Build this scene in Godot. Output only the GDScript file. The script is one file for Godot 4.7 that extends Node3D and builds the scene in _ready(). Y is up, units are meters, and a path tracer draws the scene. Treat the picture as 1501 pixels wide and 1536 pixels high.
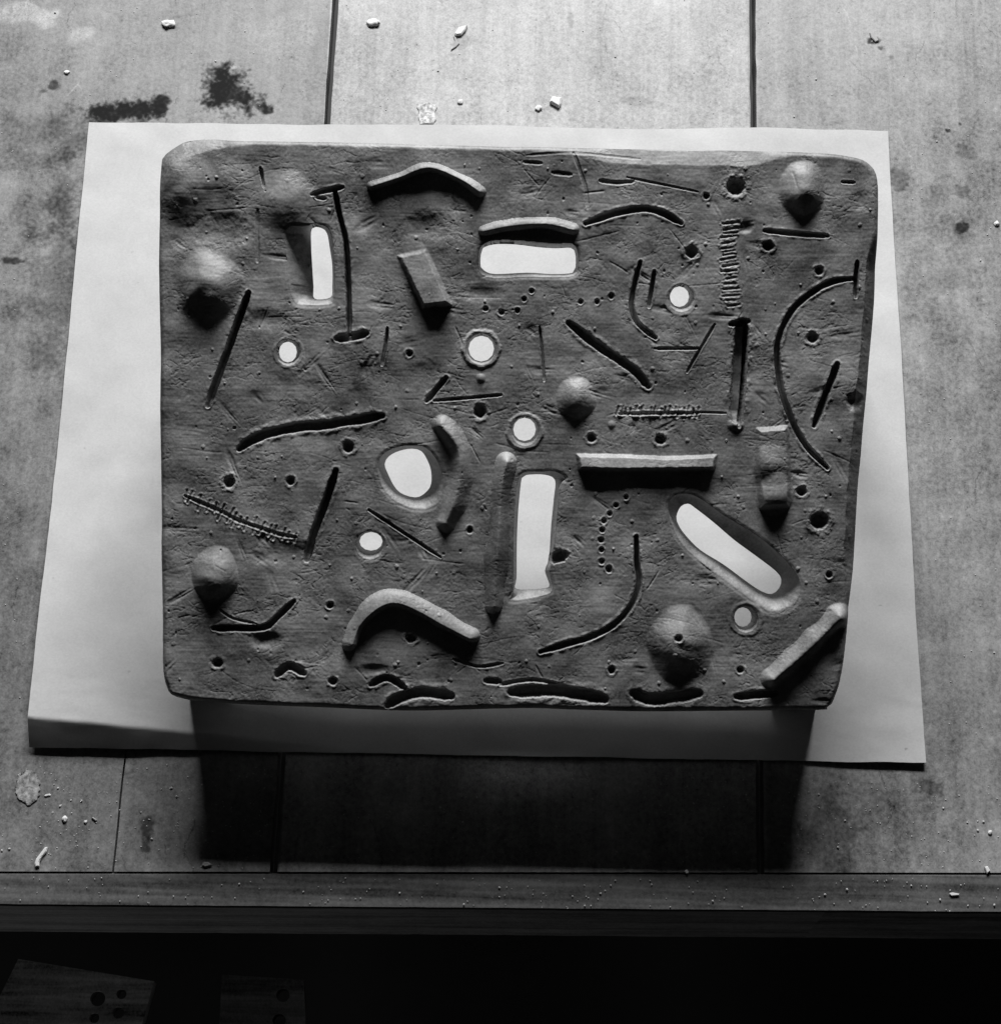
extends Node3D
# A pierced clay relief, propped up at the back over a sheet of paper on a plank work table, lit by one
# studio window behind the table. World: y up, metres, table top at y = 0. The relief is worked in its own
# millimetres: u to the right, v down the slope, h up out of the face.

const STEP := 0.6            # grid of the relief, mm
const U0 := -312.0
const V0 := -242.0
const NX := 1030
const NY := 826
const THICK := 22.0
const BIG := 1.0e9

var H := PackedFloat32Array()      # height of the face, mm
var PX := PackedFloat32Array()     # u of every grid point (moved onto an outline where one passes)
var PY := PackedFloat32Array()
var SOLID := PackedByteArray()     # 1 clay, 0 air
var PART := PackedInt32Array()     # which part of the relief a grid point belongs to
var DIST := PackedFloat32Array()   # scratch: distance to the line being worked
var SIDE := PackedFloat32Array()   # scratch: which side of it, and how far along
var ALONG := PackedFloat32Array()
var NEARX := PackedFloat32Array()
var NEARY := PackedFloat32Array()
var part_names: Array[String] = ["slab"]
var jig := FastNoiseLite.new()
var soft := FastNoiseLite.new()
var rng := RandomNumberGenerator.new()
var used := {}
var clay: StandardMaterial3D
var old_wood: Texture2D
var light_at := Vector3(0.03, 2.18, -3.02)


func _ready() -> void:
	var cam := Camera3D.new()
	cam.name = "camera"
	cam.fov = 26.99
	cam.near = 0.05
	cam.far = 60.0
	cam.transform = Transform3D(Basis(Vector3(0.99974261, 0.00818884, -0.02115793), Vector3(-0.02268733, 0.36085057, -0.93234766), Vector3(0, 0.9325877, 0.36094347)), Vector3(0, 1.86517539, 0.72188694))
	add_child(cam)
	cam.current = true

	var we := WorldEnvironment.new()
	we.name = "studio_air"
	var env := Environment.new()
	env.background_mode = Environment.BG_COLOR
	env.background_color = Color(0.005, 0.005, 0.005).linear_to_srgb()
	env.tonemap_mode = Environment.TONE_MAPPER_LINEAR
	env.tonemap_exposure = 1.0
	env.sdfgi_enabled = true
	env.ssao_enabled = true
	env.ssil_enabled = true
	we.environment = env
	add_child(we)

	var lamp := AreaLight3D.new()
	lamp.name = "studio_window_light"
	lamp.area_size = Vector2(2.0, 0.74)
	lamp.light_energy = 23.0
	lamp.area_normalize_energy = true
	lamp.shadow_enabled = true
	lamp.area_range = 12.0
	add_child(lamp)
	lamp.look_at_from_position(light_at, Vector3(0, 0.1, 0), Vector3.UP)

	# the rest of the studio sends a little light in under the front of the table
	var low := AreaLight3D.new()
	low.name = "studio_bounce_light"
	low.area_size = Vector2(1.2, 0.26)
	low.light_energy = 0.16
	low.area_normalize_energy = true
	low.shadow_enabled = true
	low.area_range = 8.0
	add_child(low)
	low.look_at_from_position(Vector3(-0.85, -0.64, 1.2), Vector3(-0.2, -0.35, 0.35), Vector3.UP)

	rng.seed = 4711
	jig.seed = 31
	jig.frequency = 0.09
	soft.seed = 57
	soft.frequency = 0.05
	soft.fractal_type = FastNoiseLite.FRACTAL_NONE
	make_room()
	make_table()
	make_paper()
	make_relief()
	make_props()
	make_litter()


# ---------------------------------------------------------------- naming
func numbered(called: String) -> String:
	if not used.has(called):
		used[called] = 0
		return called
	used[called] += 1
	return "%s_%03d" % [called, used[called]]


func tag(o: Node3D, label: String, category: String, group := "") -> void:
	o.set_meta("label", label)
	o.set_meta("category", category)
	if group:
		o.set_meta("group", group)


func thing(called: String, label: String, category: String, at := Vector3.ZERO, group := "") -> Node3D:
	var o := Node3D.new()
	o.name = numbered(called)
	o.position = at
	add_child(o)
	tag(o, label, category, group)
	return o


func obj(called: String, mesh: Mesh, m: Material, parent: Node = self) -> MeshInstance3D:
	var o := MeshInstance3D.new()
	o.name = numbered(called) if parent == self else called
	o.mesh = mesh
	o.material_override = m
	parent.add_child(o, true)
	return o


# ---------------------------------------------------------------- materials
func grey(v: float) -> Color:
	return Color(v, v, v).linear_to_srgb()


func matte(v: float, rough: float, spec := 0.5) -> StandardMaterial3D:
	var m := StandardMaterial3D.new()
	m.albedo_color = grey(v)
	m.roughness = rough
	m.metallic_specular = spec
	return m


func noise_bytes(w: int, h: int, freq: float, octaves: int, sd: int, sx := 1, sy := 1, warp := 0.0) -> PackedByteArray:
	# noise of W by H pixels; SX, SY stretch it along one axis (grain, trowel marks)
	var n := FastNoiseLite.new()
	n.seed = sd
	n.noise_type = FastNoiseLite.TYPE_SIMPLEX_SMOOTH
	n.frequency = freq
	n.fractal_type = FastNoiseLite.FRACTAL_FBM
	n.fractal_octaves = octaves
	if warp > 0.0:
		n.domain_warp_enabled = true
		n.domain_warp_amplitude = warp
		n.domain_warp_frequency = 0.012
		n.domain_warp_fractal_octaves = 2
	var im: Image = n.get_image(int(ceil(float(w) / sx)), int(ceil(float(h) / sy)), false, false, true)
	if sx > 1 or sy > 1:
		im.resize(w, h, Image.INTERPOLATE_CUBIC)
	return im.get_data()


func specks(n: int) -> PackedByteArray:
	# grain without any pattern: the sum of two dice
	var b := PackedByteArray()
	b.resize(n)
	for k in n:
		var q := rng.randi()
		b[k] = ((q & 255) + ((q >> 8) & 255)) >> 1
	return b


func grey_image(bytes: PackedByteArray, w: int, h: int) -> ImageTexture:
	return ImageTexture.create_from_image(Image.create_from_data(w, h, false, Image.FORMAT_L8, bytes))


func to_byte(lin: float) -> int:
	var l := clampf(lin, 0.0, 1.0)
	var s := 12.92 * l if l < 0.0031308 else 1.055 * pow(l, 1.0 / 2.4) - 0.055
	return int(s * 255.0 + 0.5)


const TW := 1320
const TH := 1080
const TX0 := -0.66
const TZ0 := -0.67

func table_texture(base: Array, table_wear: bool) -> Array:
	# [colour, relief] of the old plank top: one pixel per millimetre, laid out flat over the whole top
	var big := noise_bytes(TW, TH, 0.0045, 3, 5)
	var mid := noise_bytes(TW, TH, 0.022, 4, 6)
	var fine := noise_bytes(TW, TH, 0.16, 3, 7)
	var speck := specks(TW * TH)
	var coarse := noise_bytes(TW, TH, 0.075, 3, 17, 1, 1, 12.0)
	var grain := noise_bytes(TW, TH, 0.17, 3, 8, 1, 26, 9.0) if table_wear else noise_bytes(TW, TH, 0.13, 3, 9, 22, 1, 12.0)
	var wide := noise_bytes(TW, TH, 0.03, 2, 10, 1, 22) if table_wear else noise_bytes(TW, TH, 0.035, 2, 11, 16, 1)
	var col := PackedByteArray()
	var rel := PackedByteArray()
	var rou := PackedByteArray()
	col.resize(TW * TH)
	rel.resize(TW * TH)
	rou.resize(TW * TH)
	var lut := PackedByteArray()
	lut.resize(1024)
	for i in 1024:
		lut[i] = to_byte(i / 1023.0)
	for j in TH:
		var z := TZ0 + j * 0.001
		var front := clampf((z + 0.1) / 0.45, 0.0, 1.0)
		for i in TW:
			var k := j * TW + i
			var x := TX0 + i * 0.001
			var b: float = base[0]
			if table_wear:
				b = base[0] if x < -0.187 else (base[1] if x < 0.242 else base[2])
			var lined := (0.8 if x < 0.242 else 0.9) if table_wear else 3.0
			var f := (mid[k] - 128) * 0.0017 + (big[k] - 128) * 0.0024 + (coarse[k] - 128) * 0.0013 + (fine[k] - 128) * 0.0021 + (speck[k] - 128) * 0.0030 + ((grain[k] - 128) * 0.0013 + (wide[k] - 128) * 0.0016) * lined
			var pale := maxf(0.0, mid[k] - 182.0) * 0.004 + maxf(0.0, fine[k] - 200.0) * 0.008
			var dark := maxf(0.0, 52.0 - fine[k]) * 0.008 + maxf(0.0, 44.0 - coarse[k]) * 0.006
			var a := b * (1.0 + f * 0.9 + pale - dark)
			col[k] = lut[clampi(int(a * 1023.0), 0, 1023)]
			rou[k] = clampi(int(112 + (mid[k] - 128) * 0.25 + (fine[k] - 128) * 0.2), 60, 220)
			rel[k] = clampi(int(128 + (grain[k] - 128) * 0.35 * lined + (fine[k] - 128) * 0.4 + (mid[k] - 128) * 0.2), 0, 255)
	if table_wear:
		for s in STAINS:
			stain(col, rou, s[0], s[1], s[2], s[3], s[4], mid, fine)
		for i in 260:      # scratches and knocks of years of use
			var x := rng.randf_range(-0.6, 0.6)
			var z := rng.randf_range(-0.62, 0.34)
			var a := rng.randfn(1.57, 0.5)
			var n := rng.randi_range(8, 60)
			var v := rng.randf_range(-46.0, 30.0)
			for q in n:
				var ii := int((x - TX0) * 1000.0 + cos(a) * q)
				var jj := int((z - TZ0) * 1000.0 + sin(a) * q)
				a += rng.randf_range(-0.05, 0.05)
				if ii > 1 and jj > 1 and ii < TW - 2 and jj < TH - 2:
					var k := jj * TW + ii
					col[k] = clampi(col[k] + int(v), 0, 255)
					rel[k] = clampi(rel[k] - 40, 0, 255)
	return [grey_image(col, TW, TH), grey_image(rel, TW, TH), grey_image(rou, TW, TH)]


# dark and pale spills on the planks: x, z, half width, half length, change of tone
const STAINS := [
	[-0.387, -0.422, 0.038, 0.015, -0.85],
	[-0.353, -0.431, 0.011, 0.012, -0.60],
	[-0.280, -0.450, 0.029, 0.029, -0.85],
	[-0.292, -0.472, 0.015, 0.011, -0.30],
	[-0.247, -0.430, 0.007, 0.005, -0.50],
	[-0.470, -0.389, 0.053, 0.040, -0.12],
	[-0.435, -0.232, 0.039, 0.104, -0.14],
	[-0.469, -0.305, 0.039, 0.026, -0.12],
	[-0.438, -0.397, 0.027, 0.027, -0.20],
	[-0.441, -0.329, 0.026, 0.046, -0.20],
	[-0.499, -0.538, 0.041, 0.018, 0.35],
	[-0.443, -0.514, 0.018, 0.010, 0.22],
	[-0.285, -0.477, 0.008, 0.008, 0.50],
	[-0.295, -0.461, 0.003, 0.003, 0.90],
	[-0.463, -0.453, 0.007, 0.006, -0.35],
	[-0.472, -0.445, 0.005, 0.004, -0.35],
	[-0.483, -0.253, 0.014, 0.004, -0.50],
	[-0.411, -0.043, 0.025, 0.075, 0.08],
	[-0.052, -0.518, 0.007, 0.010, -0.10],
	[0.060, -0.545, 0.003, 0.012, -0.15],
	[0.129, -0.451, 0.018, 0.005, -0.12],
	[0.152, -0.445, 0.017, 0.007, -0.10],
	[0.372, -0.529, 0.007, 0.005, -0.50],
	[0.380, -0.520, 0.005, 0.004, -0.45],
	[0.388, -0.509, 0.004, 0.005, -0.30],
	[0.421, -0.343, 0.017, 0.015, -0.15],
	[0.449, -0.314, 0.006, 0.006, -0.60],
	[0.451, -0.352, 0.009, 0.012, -0.30],
	[0.388, -0.365, 0.009, 0.011, -0.25],
	[0.454, -0.432, 0.003, 0.003, -0.60],
	[0.442, -0.424, 0.003, 0.003, -0.60],
	[0.457, -0.398, 0.011, 0.009, -0.20],
	[-0.307, 0.306, 0.006, 0.009, -0.40],
	[-0.307, 0.324, 0.004, 0.006, -0.35],
	[-0.330, 0.257, 0.007, 0.008, -0.25],
	[0.390, 0.254, 0.013, 0.008, -0.20],
	[0.296, 0.304, 0.030, 0.035, -0.15],
	[0.333, 0.268, 0.018, 0.024, -0.10],
	[0.420, -0.269, 0.039, 0.059, -0.08],
	[-0.419, 0.123, 0.024, 0.037, 0.10],
	[0.362, 0.333, 0.004, 0.004, -0.40],
	[-0.368, 0.284, 0.036, 0.036, 0.05],
	[-0.230, -0.513, 0.041, 0.034, 0.12],
]

func stain(col: PackedByteArray, rou: PackedByteArray, x: float, z: float, rx: float, rz: float, tone: float, mid: PackedByteArray, fine: PackedByteArray) -> void:
	var ci := int((x - TX0) * 1000.0)
	var cj := int((z - TZ0) * 1000.0)
	var wi := int(rx * 1500.0)
	var wj := int(rz * 1500.0)
	for j in range(maxi(0, cj - wj), mini(TH, cj + wj)):
		for i in range(maxi(0, ci - wi), mini(TW, ci + wi)):
			var k := j * TW + i
			var d := sqrt(pow((i - ci) / (rx * 1000.0), 2) + pow((j - cj) / (rz * 1000.0), 2))
			d += (mid[k] - 128) * 0.006 + (fine[k] - 128) * 0.0022
			var s := clampf((1.08 - d) * 1.7, 0.0, 1.0)
			if s > 0.0:
				var grit := 1.0 - (fine[k] - 128) * 0.003 - (mid[k] - 128) * 0.003
				col[k] = clampi(int(col[k] * (1.0 + tone * s * grit)), 0, 255)
				if tone < -0.3:      # soaked in: the polish is gone
					rou[k] = clampi(int(lerpf(rou[k], 235.0, s)), 0, 255)


# ---------------------------------------------------------------- small mesh tools
func tri(st: SurfaceTool, a: Vector3, b: Vector3, c: Vector3, out: Vector3) -> void:
	# one triangle that faces OUT (front faces run clockwise)
	if (b - a).cross(c - a).dot(out) > 0.0:
		var t := b
		b = c
		c = t
	var upright := absf(out.y) < 0.5 * out.length()
	for p in [a, b, c]:
		if upright:
			st.set_uv(Vector2((p.x + p.z - TX0) / (TW * 0.001), (p.y * 0.98 + 0.7 - TZ0) / (TH * 0.001)))
			st.add_vertex(p)
			continue
		st.set_uv(Vector2((p.x - TX0) / (TW * 0.001), (p.z - TZ0) / (TH * 0.001)))
		st.add_vertex(p)


func quad(st: SurfaceTool, a: Vector3, b: Vector3, c: Vector3, d: Vector3, out: Vector3) -> void:
	tri(st, a, b, c, out)
	tri(st, a, c, d, out)


func prism(poly: PackedVector2Array, y0: float, y1: float, bevel: float) -> ArrayMesh:
	# an outline in x, z stood up from Y0 to Y1 with its upper edge chamfered
	var st := SurfaceTool.new()
	st.begin(Mesh.PRIMITIVE_TRIANGLES)
	st.set_smooth_group(-1)
	var inner := poly
	var c := Vector2.ZERO
	for p in poly:
		c += p / poly.size()
	inner = PackedVector2Array()
	var n := poly.size()
	for i in n:
		var e0 := (poly[i] - poly[(i + n - 1) % n]).normalized()
		var e1 := (poly[(i + 1) % n] - poly[i]).normalized()
		var m := (e0.orthogonal() + e1.orthogonal())
		m = m.normalized() if m.length() > 0.01 else (c - poly[i]).normalized()
		if not Geometry2D.is_point_in_polygon(poly[i] + m * 0.00005, poly):
			m = -m
		inner.append(poly[i] + m * bevel * 1.3)
	for i in n:
		var k := (i + 1) % n
		var mid := (poly[i] + poly[k]) * 0.5 - c
		var o := Vector3(mid.x, 0, mid.y).normalized()
		quad(st, Vector3(poly[i].x, y0, poly[i].y), Vector3(poly[k].x, y0, poly[k].y), Vector3(poly[k].x, y1 - bevel, poly[k].y), Vector3(poly[i].x, y1 - bevel, poly[i].y), o)
		if bevel > 0.0:
			quad(st, Vector3(poly[i].x, y1 - bevel, poly[i].y), Vector3(poly[k].x, y1 - bevel, poly[k].y), Vector3(inner[k].x, y1, inner[k].y), Vector3(inner[i].x, y1, inner[i].y), o + Vector3.UP)
	var caps := Geometry2D.triangulate_polygon(inner)
	for i in range(0, caps.size(), 3):
		tri(st, Vector3(inner[caps[i]].x, y1, inner[caps[i]].y), Vector3(inner[caps[i + 1]].x, y1, inner[caps[i + 1]].y), Vector3(inner[caps[i + 2]].x, y1, inner[caps[i + 2]].y), Vector3.UP)
	caps = Geometry2D.triangulate_polygon(poly)
	for i in range(0, caps.size(), 3):
		tri(st, Vector3(poly[caps[i]].x, y0, poly[caps[i]].y), Vector3(poly[caps[i + 1]].x, y0, poly[caps[i + 1]].y), Vector3(poly[caps[i + 2]].x, y0, poly[caps[i + 2]].y), Vector3.DOWN)
	st.generate_normals()
	return st.commit()


func rect(x0: float, z0: float, x1: float, z1: float) -> PackedVector2Array:
	return PackedVector2Array([Vector2(x0, z0), Vector2(x1, z0), Vector2(x1, z1), Vector2(x0, z1)])


func ragged(r: float, n: int, rough: float, sx := 1.0, sz := 1.0) -> PackedVector2Array:
	var p := PackedVector2Array()
	for i in n:
		var a := TAU * i / n
		var q := r * (1.0 + rng.randf_range(-rough, rough))
		p.append(Vector2(cos(a) * q * sx, sin(a) * q * sz))
	return p


func lump(r: Vector3, rough: float, sd: int) -> ArrayMesh:
	# a crumb: a small faceted pebble that rests on y = 0
	var n := FastNoiseLite.new()
	n.seed = sd
	n.frequency = 0.9
	var st := SurfaceTool.new()
	st.begin(Mesh.PRIMITIVE_TRIANGLES)
	st.set_smooth_group(0)
	var rows := 9
	var cols := 14
	var pt := func(i: int, j: int) -> Vector3:
		var th := PI * i / rows
		var ph := TAU * (j % cols) / cols
		var d := Vector3(sin(th) * cos(ph), cos(th), sin(th) * sin(ph))
		var q := 1.0 + rough * n.get_noise_3dv(d * 1.3)
		var p := Vector3(d.x * r.x, d.y * r.y, d.z * r.z) * q
		return Vector3(p.x, maxf(p.y + r.y * 0.75, 0.0), p.z)
	for i in rows:
		for j in cols:
			var a: Vector3 = pt.call(i, j)
			var b: Vector3 = pt.call(i, j + 1)
			var c: Vector3 = pt.call(i + 1, j + 1)
			var d: Vector3 = pt.call(i + 1, j)
			var o := (a + b + c + d) * 0.25 - Vector3(0, r.y * 0.6, 0)
			if i > 0:
				tri(st, a, b, c, o)
			if i < rows - 1:
				tri(st, a, c, d, o)
	st.generate_normals()
	return st.commit()


# ---------------------------------------------------------------- room and table
func make_room() -> void:
	var st := SurfaceTool.new()
	st.begin(Mesh.PRIMITIVE_TRIANGLES)
	quad(st, Vector3(-4, -0.8, -4), Vector3(4, -0.8, -4), Vector3(4, -0.8, 4), Vector3(-4, -0.8, 4), Vector3.UP)
	st.generate_normals()
	var f := obj("floor", st.commit(), matte(0.05, 0.9))
	f.set_meta("kind", "structure")


func make_table() -> void:
	var t := thing("work_table", "worn plank work table with stained top and a dark front rail", "table", Vector3.ZERO)
	var tex := table_texture([0.20, 0.34, 0.25], true)
	var wood := StandardMaterial3D.new()
	wood.albedo_texture = tex[0]
	wood.roughness = 1.0
	wood.roughness_texture = tex[2]
	wood.metallic_specular = 0.5
	wood.heightmap_enabled = true
	wood.heightmap_texture = tex[1]
	wood.heightmap_scale = 0.014
	var seam := func(x0: float, x1: float, z: float) -> float:
		return lerpf(x0, x1, (z + 0.563) / 0.908)
	var zb := -0.9
	var gap := 0.0033
	var zf := func(x: float) -> float:
		return 0.341 - 0.0215 * x - 0.0012
	# left, split, middle and right planks; each runs from the back of the table to the rail
	var edges := [[-0.80, -0.80, 0.0, 0.0], [-0.316, -0.333, 0.0, 0.0], [-0.182, -0.192, gap, gap], [0.248, 0.236, gap, gap], [0.80, 0.80, 0.0, 0.0]]
	for i in 4:
		var l: Array = edges[i]
		var r: Array = edges[i + 1]
		var xl0: float = seam.call(l[0], l[1], zb) + l[2]
		var xr0: float = seam.call(r[0], r[1], zb) - r[2]
		var xl1: float = seam.call(l[0], l[1], 0.345) + l[3]
		var xr1: float = seam.call(r[0], r[1], 0.345) - r[3]
		# edges that have been knocked about; the split in the left plank keeps one shape on both sides
		var poly := PackedVector2Array()
		for q in 61:
			var f := q / 60.0
			var jag := 0.0011 * jig.get_noise_1d(f * 900.0 + (i + 1) * 313.0) if i != 0 and i != 3 else 0.0
			if i == 0:
				jag = 0.0008 * jig.get_noise_1d(f * 700.0)
			if i == 0:
				jag -= 0.00003 + 0.0009 * smoothstep(-0.1, 0.34, lerpf(zb, 0.34, f))
			poly.append(Vector2(lerpf(xr0, xr1, f) + jag, lerpf(zb, zf.call(xr1), f)))
		for q in 61:
			var f := 1.0 - q / 60.0
			var jag := 0.0008 * jig.get_noise_1d(f * 700.0) if i == 1 else (0.0011 * jig.get_noise_1d(f * 900.0 + i * 577.0) if i > 1 else 0.0)
			if i == 1:
				jag += 0.00003 + 0.0009 * smoothstep(-0.1, 0.34, lerpf(zb, 0.34, f))
			poly.append(Vector2(lerpf(xl0, xl1, f) + jag, lerpf(zb, zf.call(xl1), f)))
		obj("plank", prism(poly, -0.032, 0.0, 0.0), wood, t)
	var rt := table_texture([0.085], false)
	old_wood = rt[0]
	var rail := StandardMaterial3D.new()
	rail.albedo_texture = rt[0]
	rail.roughness = 0.7
	rail.heightmap_enabled = true
	rail.heightmap_texture = rt[1]
	rail.heightmap_scale = 0.04
	var front := PackedVector2Array([Vector2(-0.8, 0.341 + 0.0172), Vector2(0.8, 0.341 - 0.0172)])
	for i in 121:      # the outer arris is worn and chipped
		var x := 0.8 - 1.6 * i / 120.0
		front.append(Vector2(x, 0.3727 - 0.0149 * x + 0.00045 * jig.get_noise_1d(x * 2600.0)))
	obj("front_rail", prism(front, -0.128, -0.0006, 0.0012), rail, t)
	var dark := matte(0.07, 0.8)
	for x in [-0.72, 0.72]:
		for z in [-0.82, 0.29]:
			obj("leg", prism(rect(x - 0.035, z - 0.035, x + 0.035, z + 0.035), -0.8, -0.033, 0.001), dark, t)


func make_paper() -> void:
	var bl := Vector2(-0.417, 0.2375)
	var br := Vector2(0.3855, 0.2335)
	var tl := Vector2(-0.422, -0.409)
	var tr := Vector2(0.381, -0.419)
	var n := FastNoiseLite.new()
	n.seed = 77
	n.frequency = 1.0
	var ns := 130
	var nt := 110
	var pts: Array[Vector3] = []
	for j in nt + 1:
		# rows crowd towards the front, where the sheet bends
		var q := float(j) / nt
		var t := q * 0.9 / 0.72 if q < 0.72 else 0.9 + 0.1 * (q - 0.72) / 0.28
		for i in ns + 1:
			var s := float(i) / ns
			var p := tl.lerp(tr, s).lerp(bl.lerp(br, s), t)
			p.y += 0.0012 * n.get_noise_1d(s * 9.0) * absf(2.0 * t - 1.0)
			p.x += 0.0009 * n.get_noise_1d(50.0 + t * 7.0)
			var y := 0.0012
			# the front edge has buckled on the left: it climbs to a crest and drops to the table
			var fade := clampf(1.0 - s / 0.36, 0.0, 1.0)
			fade = fade * fade * (3.0 - 2.0 * fade) * 0.55 + fade * 0.45
			var crest := 0.964 + 0.03 * s / 0.36
			var rise := smoothstep(0.5, crest + 0.08, t) / smoothstep(0.5, crest + 0.08, crest)
			var drop := 1.0 - clampf((t - crest) / (1.0 - crest), 0.0, 1.0)
			y += 0.0165 * fade * rise * drop + 0.0015 * fade * t
			# the back edge waves, the front right corner stands off the table a little
			y += 0.004 * smoothstep(0.1, 0.0, t) * (0.5 + 0.5 * sin(s * 15.0 + 1.0)) * smoothstep(0.25, 0.5, s)
			y += 0.0012 * smoothstep(0.75, 1.0, t) * smoothstep(0.72, 0.98, s)
			y += 0.0008 * smoothstep(0.93, 1.0, t) * (0.5 + 0.5 * sin(s * 21.0))
			y += 0.002 * (n.get_noise_2d(s * 3.0, t * 3.0) + 0.5) + 0.0005 * n.get_noise_2d(s * 8.0 + 40.0, t * 14.0)
			pts.append(Vector3(p.x, y, p.y))
	var st := SurfaceTool.new()
	st.begin(Mesh.PRIMITIVE_TRIANGLES)
	st.set_smooth_group(0)
	var lift := Vector3(0, 0.0006, 0)
	for j in nt:
		for i in ns:
			var k := j * (ns + 1) + i
			quad(st, pts[k] + lift, pts[k + 1] + lift, pts[k + ns + 2] + lift, pts[k + ns + 1] + lift, Vector3.UP)
	st.set_smooth_group(-1)
	for j in nt:
		for e in [[0, Vector3.LEFT], [ns, Vector3.RIGHT]]:
			var k: int = j * (ns + 1) + e[0]
			quad(st, pts[k], pts[k + ns + 1], pts[k + ns + 1] + lift, pts[k] + lift, e[1])
	for i in ns:
		for e in [[0, Vector3.FORWARD], [nt, Vector3.BACK]]:
			var k: int = e[0] * (ns + 1) + i
			quad(st, pts[k], pts[k + 1], pts[k + 1] + lift, pts[k] + lift, e[1])
	st.generate_normals()
	var w := 1024
	var fine := specks(w * w)
	var mid := noise_bytes(w, w, 0.02, 4, 42)
	var col := PackedByteArray()
	col.resize(w * w)
	for k in w * w:
		col[k] = to_byte(0.63 * (1.0 + (fine[k] - 128) * 0.0006 + (mid[k] - 128) * 0.0006))
	for q in 160:      # foxing and clay smudges
		var ci := rng.randi_range(4, w - 5)
		var cj := rng.randi_range(4, w - 5)
		var dk := rng.randi_range(8, 40)
		for d in [[0, 0], [1, 0], [0, 1]].slice(0, rng.randi_range(1, 3)):
			col[(cj + d[1]) * w + ci + d[0]] -= dk
	var m := StandardMaterial3D.new()
	m.albedo_texture = grey_image(col, w, w)
	m.roughness = 0.9
	m.metallic_specular = 0.3
	var o := obj("paper_sheet", st.commit(), m)
	tag(o, "large white paper sheet under the clay relief, its front left edge buckled", "paper")


# ---------------------------------------------------------------- the relief: tools that shape the clay
func at_u(u: float) -> int:
	return clampi(int(round((u - U0) / STEP)), 0, NX - 1)


func at_v(v: float) -> int:
	return clampi(int(round((v - V0) / STEP)), 0, NY - 1)


func new_part(called: String) -> int:
	part_names.append(called)
	return part_names.size() - 1


func points(flat: Array, closed := false, steps := 4) -> PackedVector2Array:
	# a smooth line through the given u, v pairs
	var p := PackedVector2Array()
	for i in range(0, flat.size(), 2):
		p.append(Vector2(flat[i], flat[i + 1]))
	var n := p.size()
	if n < 3:
		return p
	var r := PackedVector2Array()
	for i in (n if closed else n - 1):
		var a := p[(i - 1 + n) % n] if closed else p[maxi(i - 1, 0)]
		var b := p[i]
		var c := p[(i + 1) % n]
		var d := p[(i + 2) % n] if closed else p[mini(i + 2, n - 1)]
		var k := clampi(int(b.distance_to(c) / 3.0), 1, steps)
		for s in k:
			r.append(b.cubic_interpolate(c, a, d, float(s) / k))
	if not closed:
		r.append(p[n - 1])
	return r


func measure(line: PackedVector2Array, reach: float, closed := false) -> Rect2i:
	# fills DIST, SIDE (+ to the right of the line), ALONG (0..1) for every grid point within REACH of LINE
	var lo := Vector2(BIG, BIG)
	var hi := -lo
	for p in line:
		lo = lo.min(p)
		hi = hi.max(p)
	var box := Rect2i(at_u(lo.x - reach), at_v(lo.y - reach), 0, 0)
	box.end = Vector2i(at_u(hi.x + reach) + 1, at_v(hi.y + reach) + 1)
	for j in range(box.position.y, box.end.y):
		for i in range(box.position.x, box.end.x):
			DIST[j * NX + i] = BIG
	var n := line.size()
	var segs := n if closed else n - 1
	for s in segs:
		var a := line[s]
		var b := line[(s + 1) % n]
		var d := b - a
		var dd := maxf(d.length_squared(), 1.0e-6)
		var l := sqrt(dd)
		var i0 := at_u(minf(a.x, b.x) - reach)
		var i1 := at_u(maxf(a.x, b.x) + reach) + 1
		for j in range(at_v(minf(a.y, b.y) - reach), at_v(maxf(a.y, b.y) + reach) + 1):
			var py := V0 + j * STEP - a.y
			for i in range(i0, i1):
				var px := U0 + i * STEP - a.x
				var t := clampf((px * d.x + py * d.y) / dd, 0.0, 1.0)
				var qx := px - d.x * t
				var qy := py - d.y * t
				var e := sqrt(qx * qx + qy * qy)
				var k := j * NX + i
				if e < DIST[k]:
					DIST[k] = e
					SIDE[k] = (d.x * py - d.y * px) / l
					ALONG[k] = (s + t) / segs
					NEARX[k] = a.x + d.x * t
					NEARY[k] = a.y + d.y * t
	return box


func wob(i: int, j: int, f := 1.0) -> float:
	return jig.get_noise_2d(i * f, j * f)


func knob(u: float, v: float, rx: float, ry: float, h: float, power: float, ox := 0.0, oy := 0.0) -> void:
	var id := new_part("knob")
	for j in range(at_v(v - ry * 1.35), at_v(v + ry * 1.35) + 1):
		for i in range(at_u(u - rx * 1.35), at_u(u + rx * 1.35) + 1):
			var x := (U0 + i * STEP - u) / rx
			var y := (V0 + j * STEP - v) / ry
			var d := sqrt(x * x + y * y) * (1.0 + 0.09 * soft.get_noise_2d(i * 0.4, j * 0.4) + 0.012 * wob(i, j, 0.4))
			if d < 1.3:
				# a dome that runs out into the slab
				var f := pow(1.0 - (d / 1.3) * (d / 1.3), 0.3 + 1.45 * power)
				var k := j * NX + i
				H[k] += h * f * (1.0 + 0.07 * soft.get_noise_2d(i * 0.7 + 90.0, j * 0.7)) + h * 0.25 * f * (oy * y + ox * x)
				if d < 0.95:
					PART[k] = id


func dent(u: float, v: float, rx: float, ry: float, d: float) -> void:
	for j in range(at_v(v - ry), at_v(v + ry) + 1):
		for i in range(at_u(u - rx), at_u(u + rx) + 1):
			var x := (U0 + i * STEP - u) / rx
			var y := (V0 + j * STEP - v) / ry
			var q := (x * x + y * y) * (1.0 + 0.5 * wob(i, j, 0.6))
			if q < 1.0:
				H[j * NX + i] -= d * (1.0 - q) * (1.0 - q)


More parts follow.
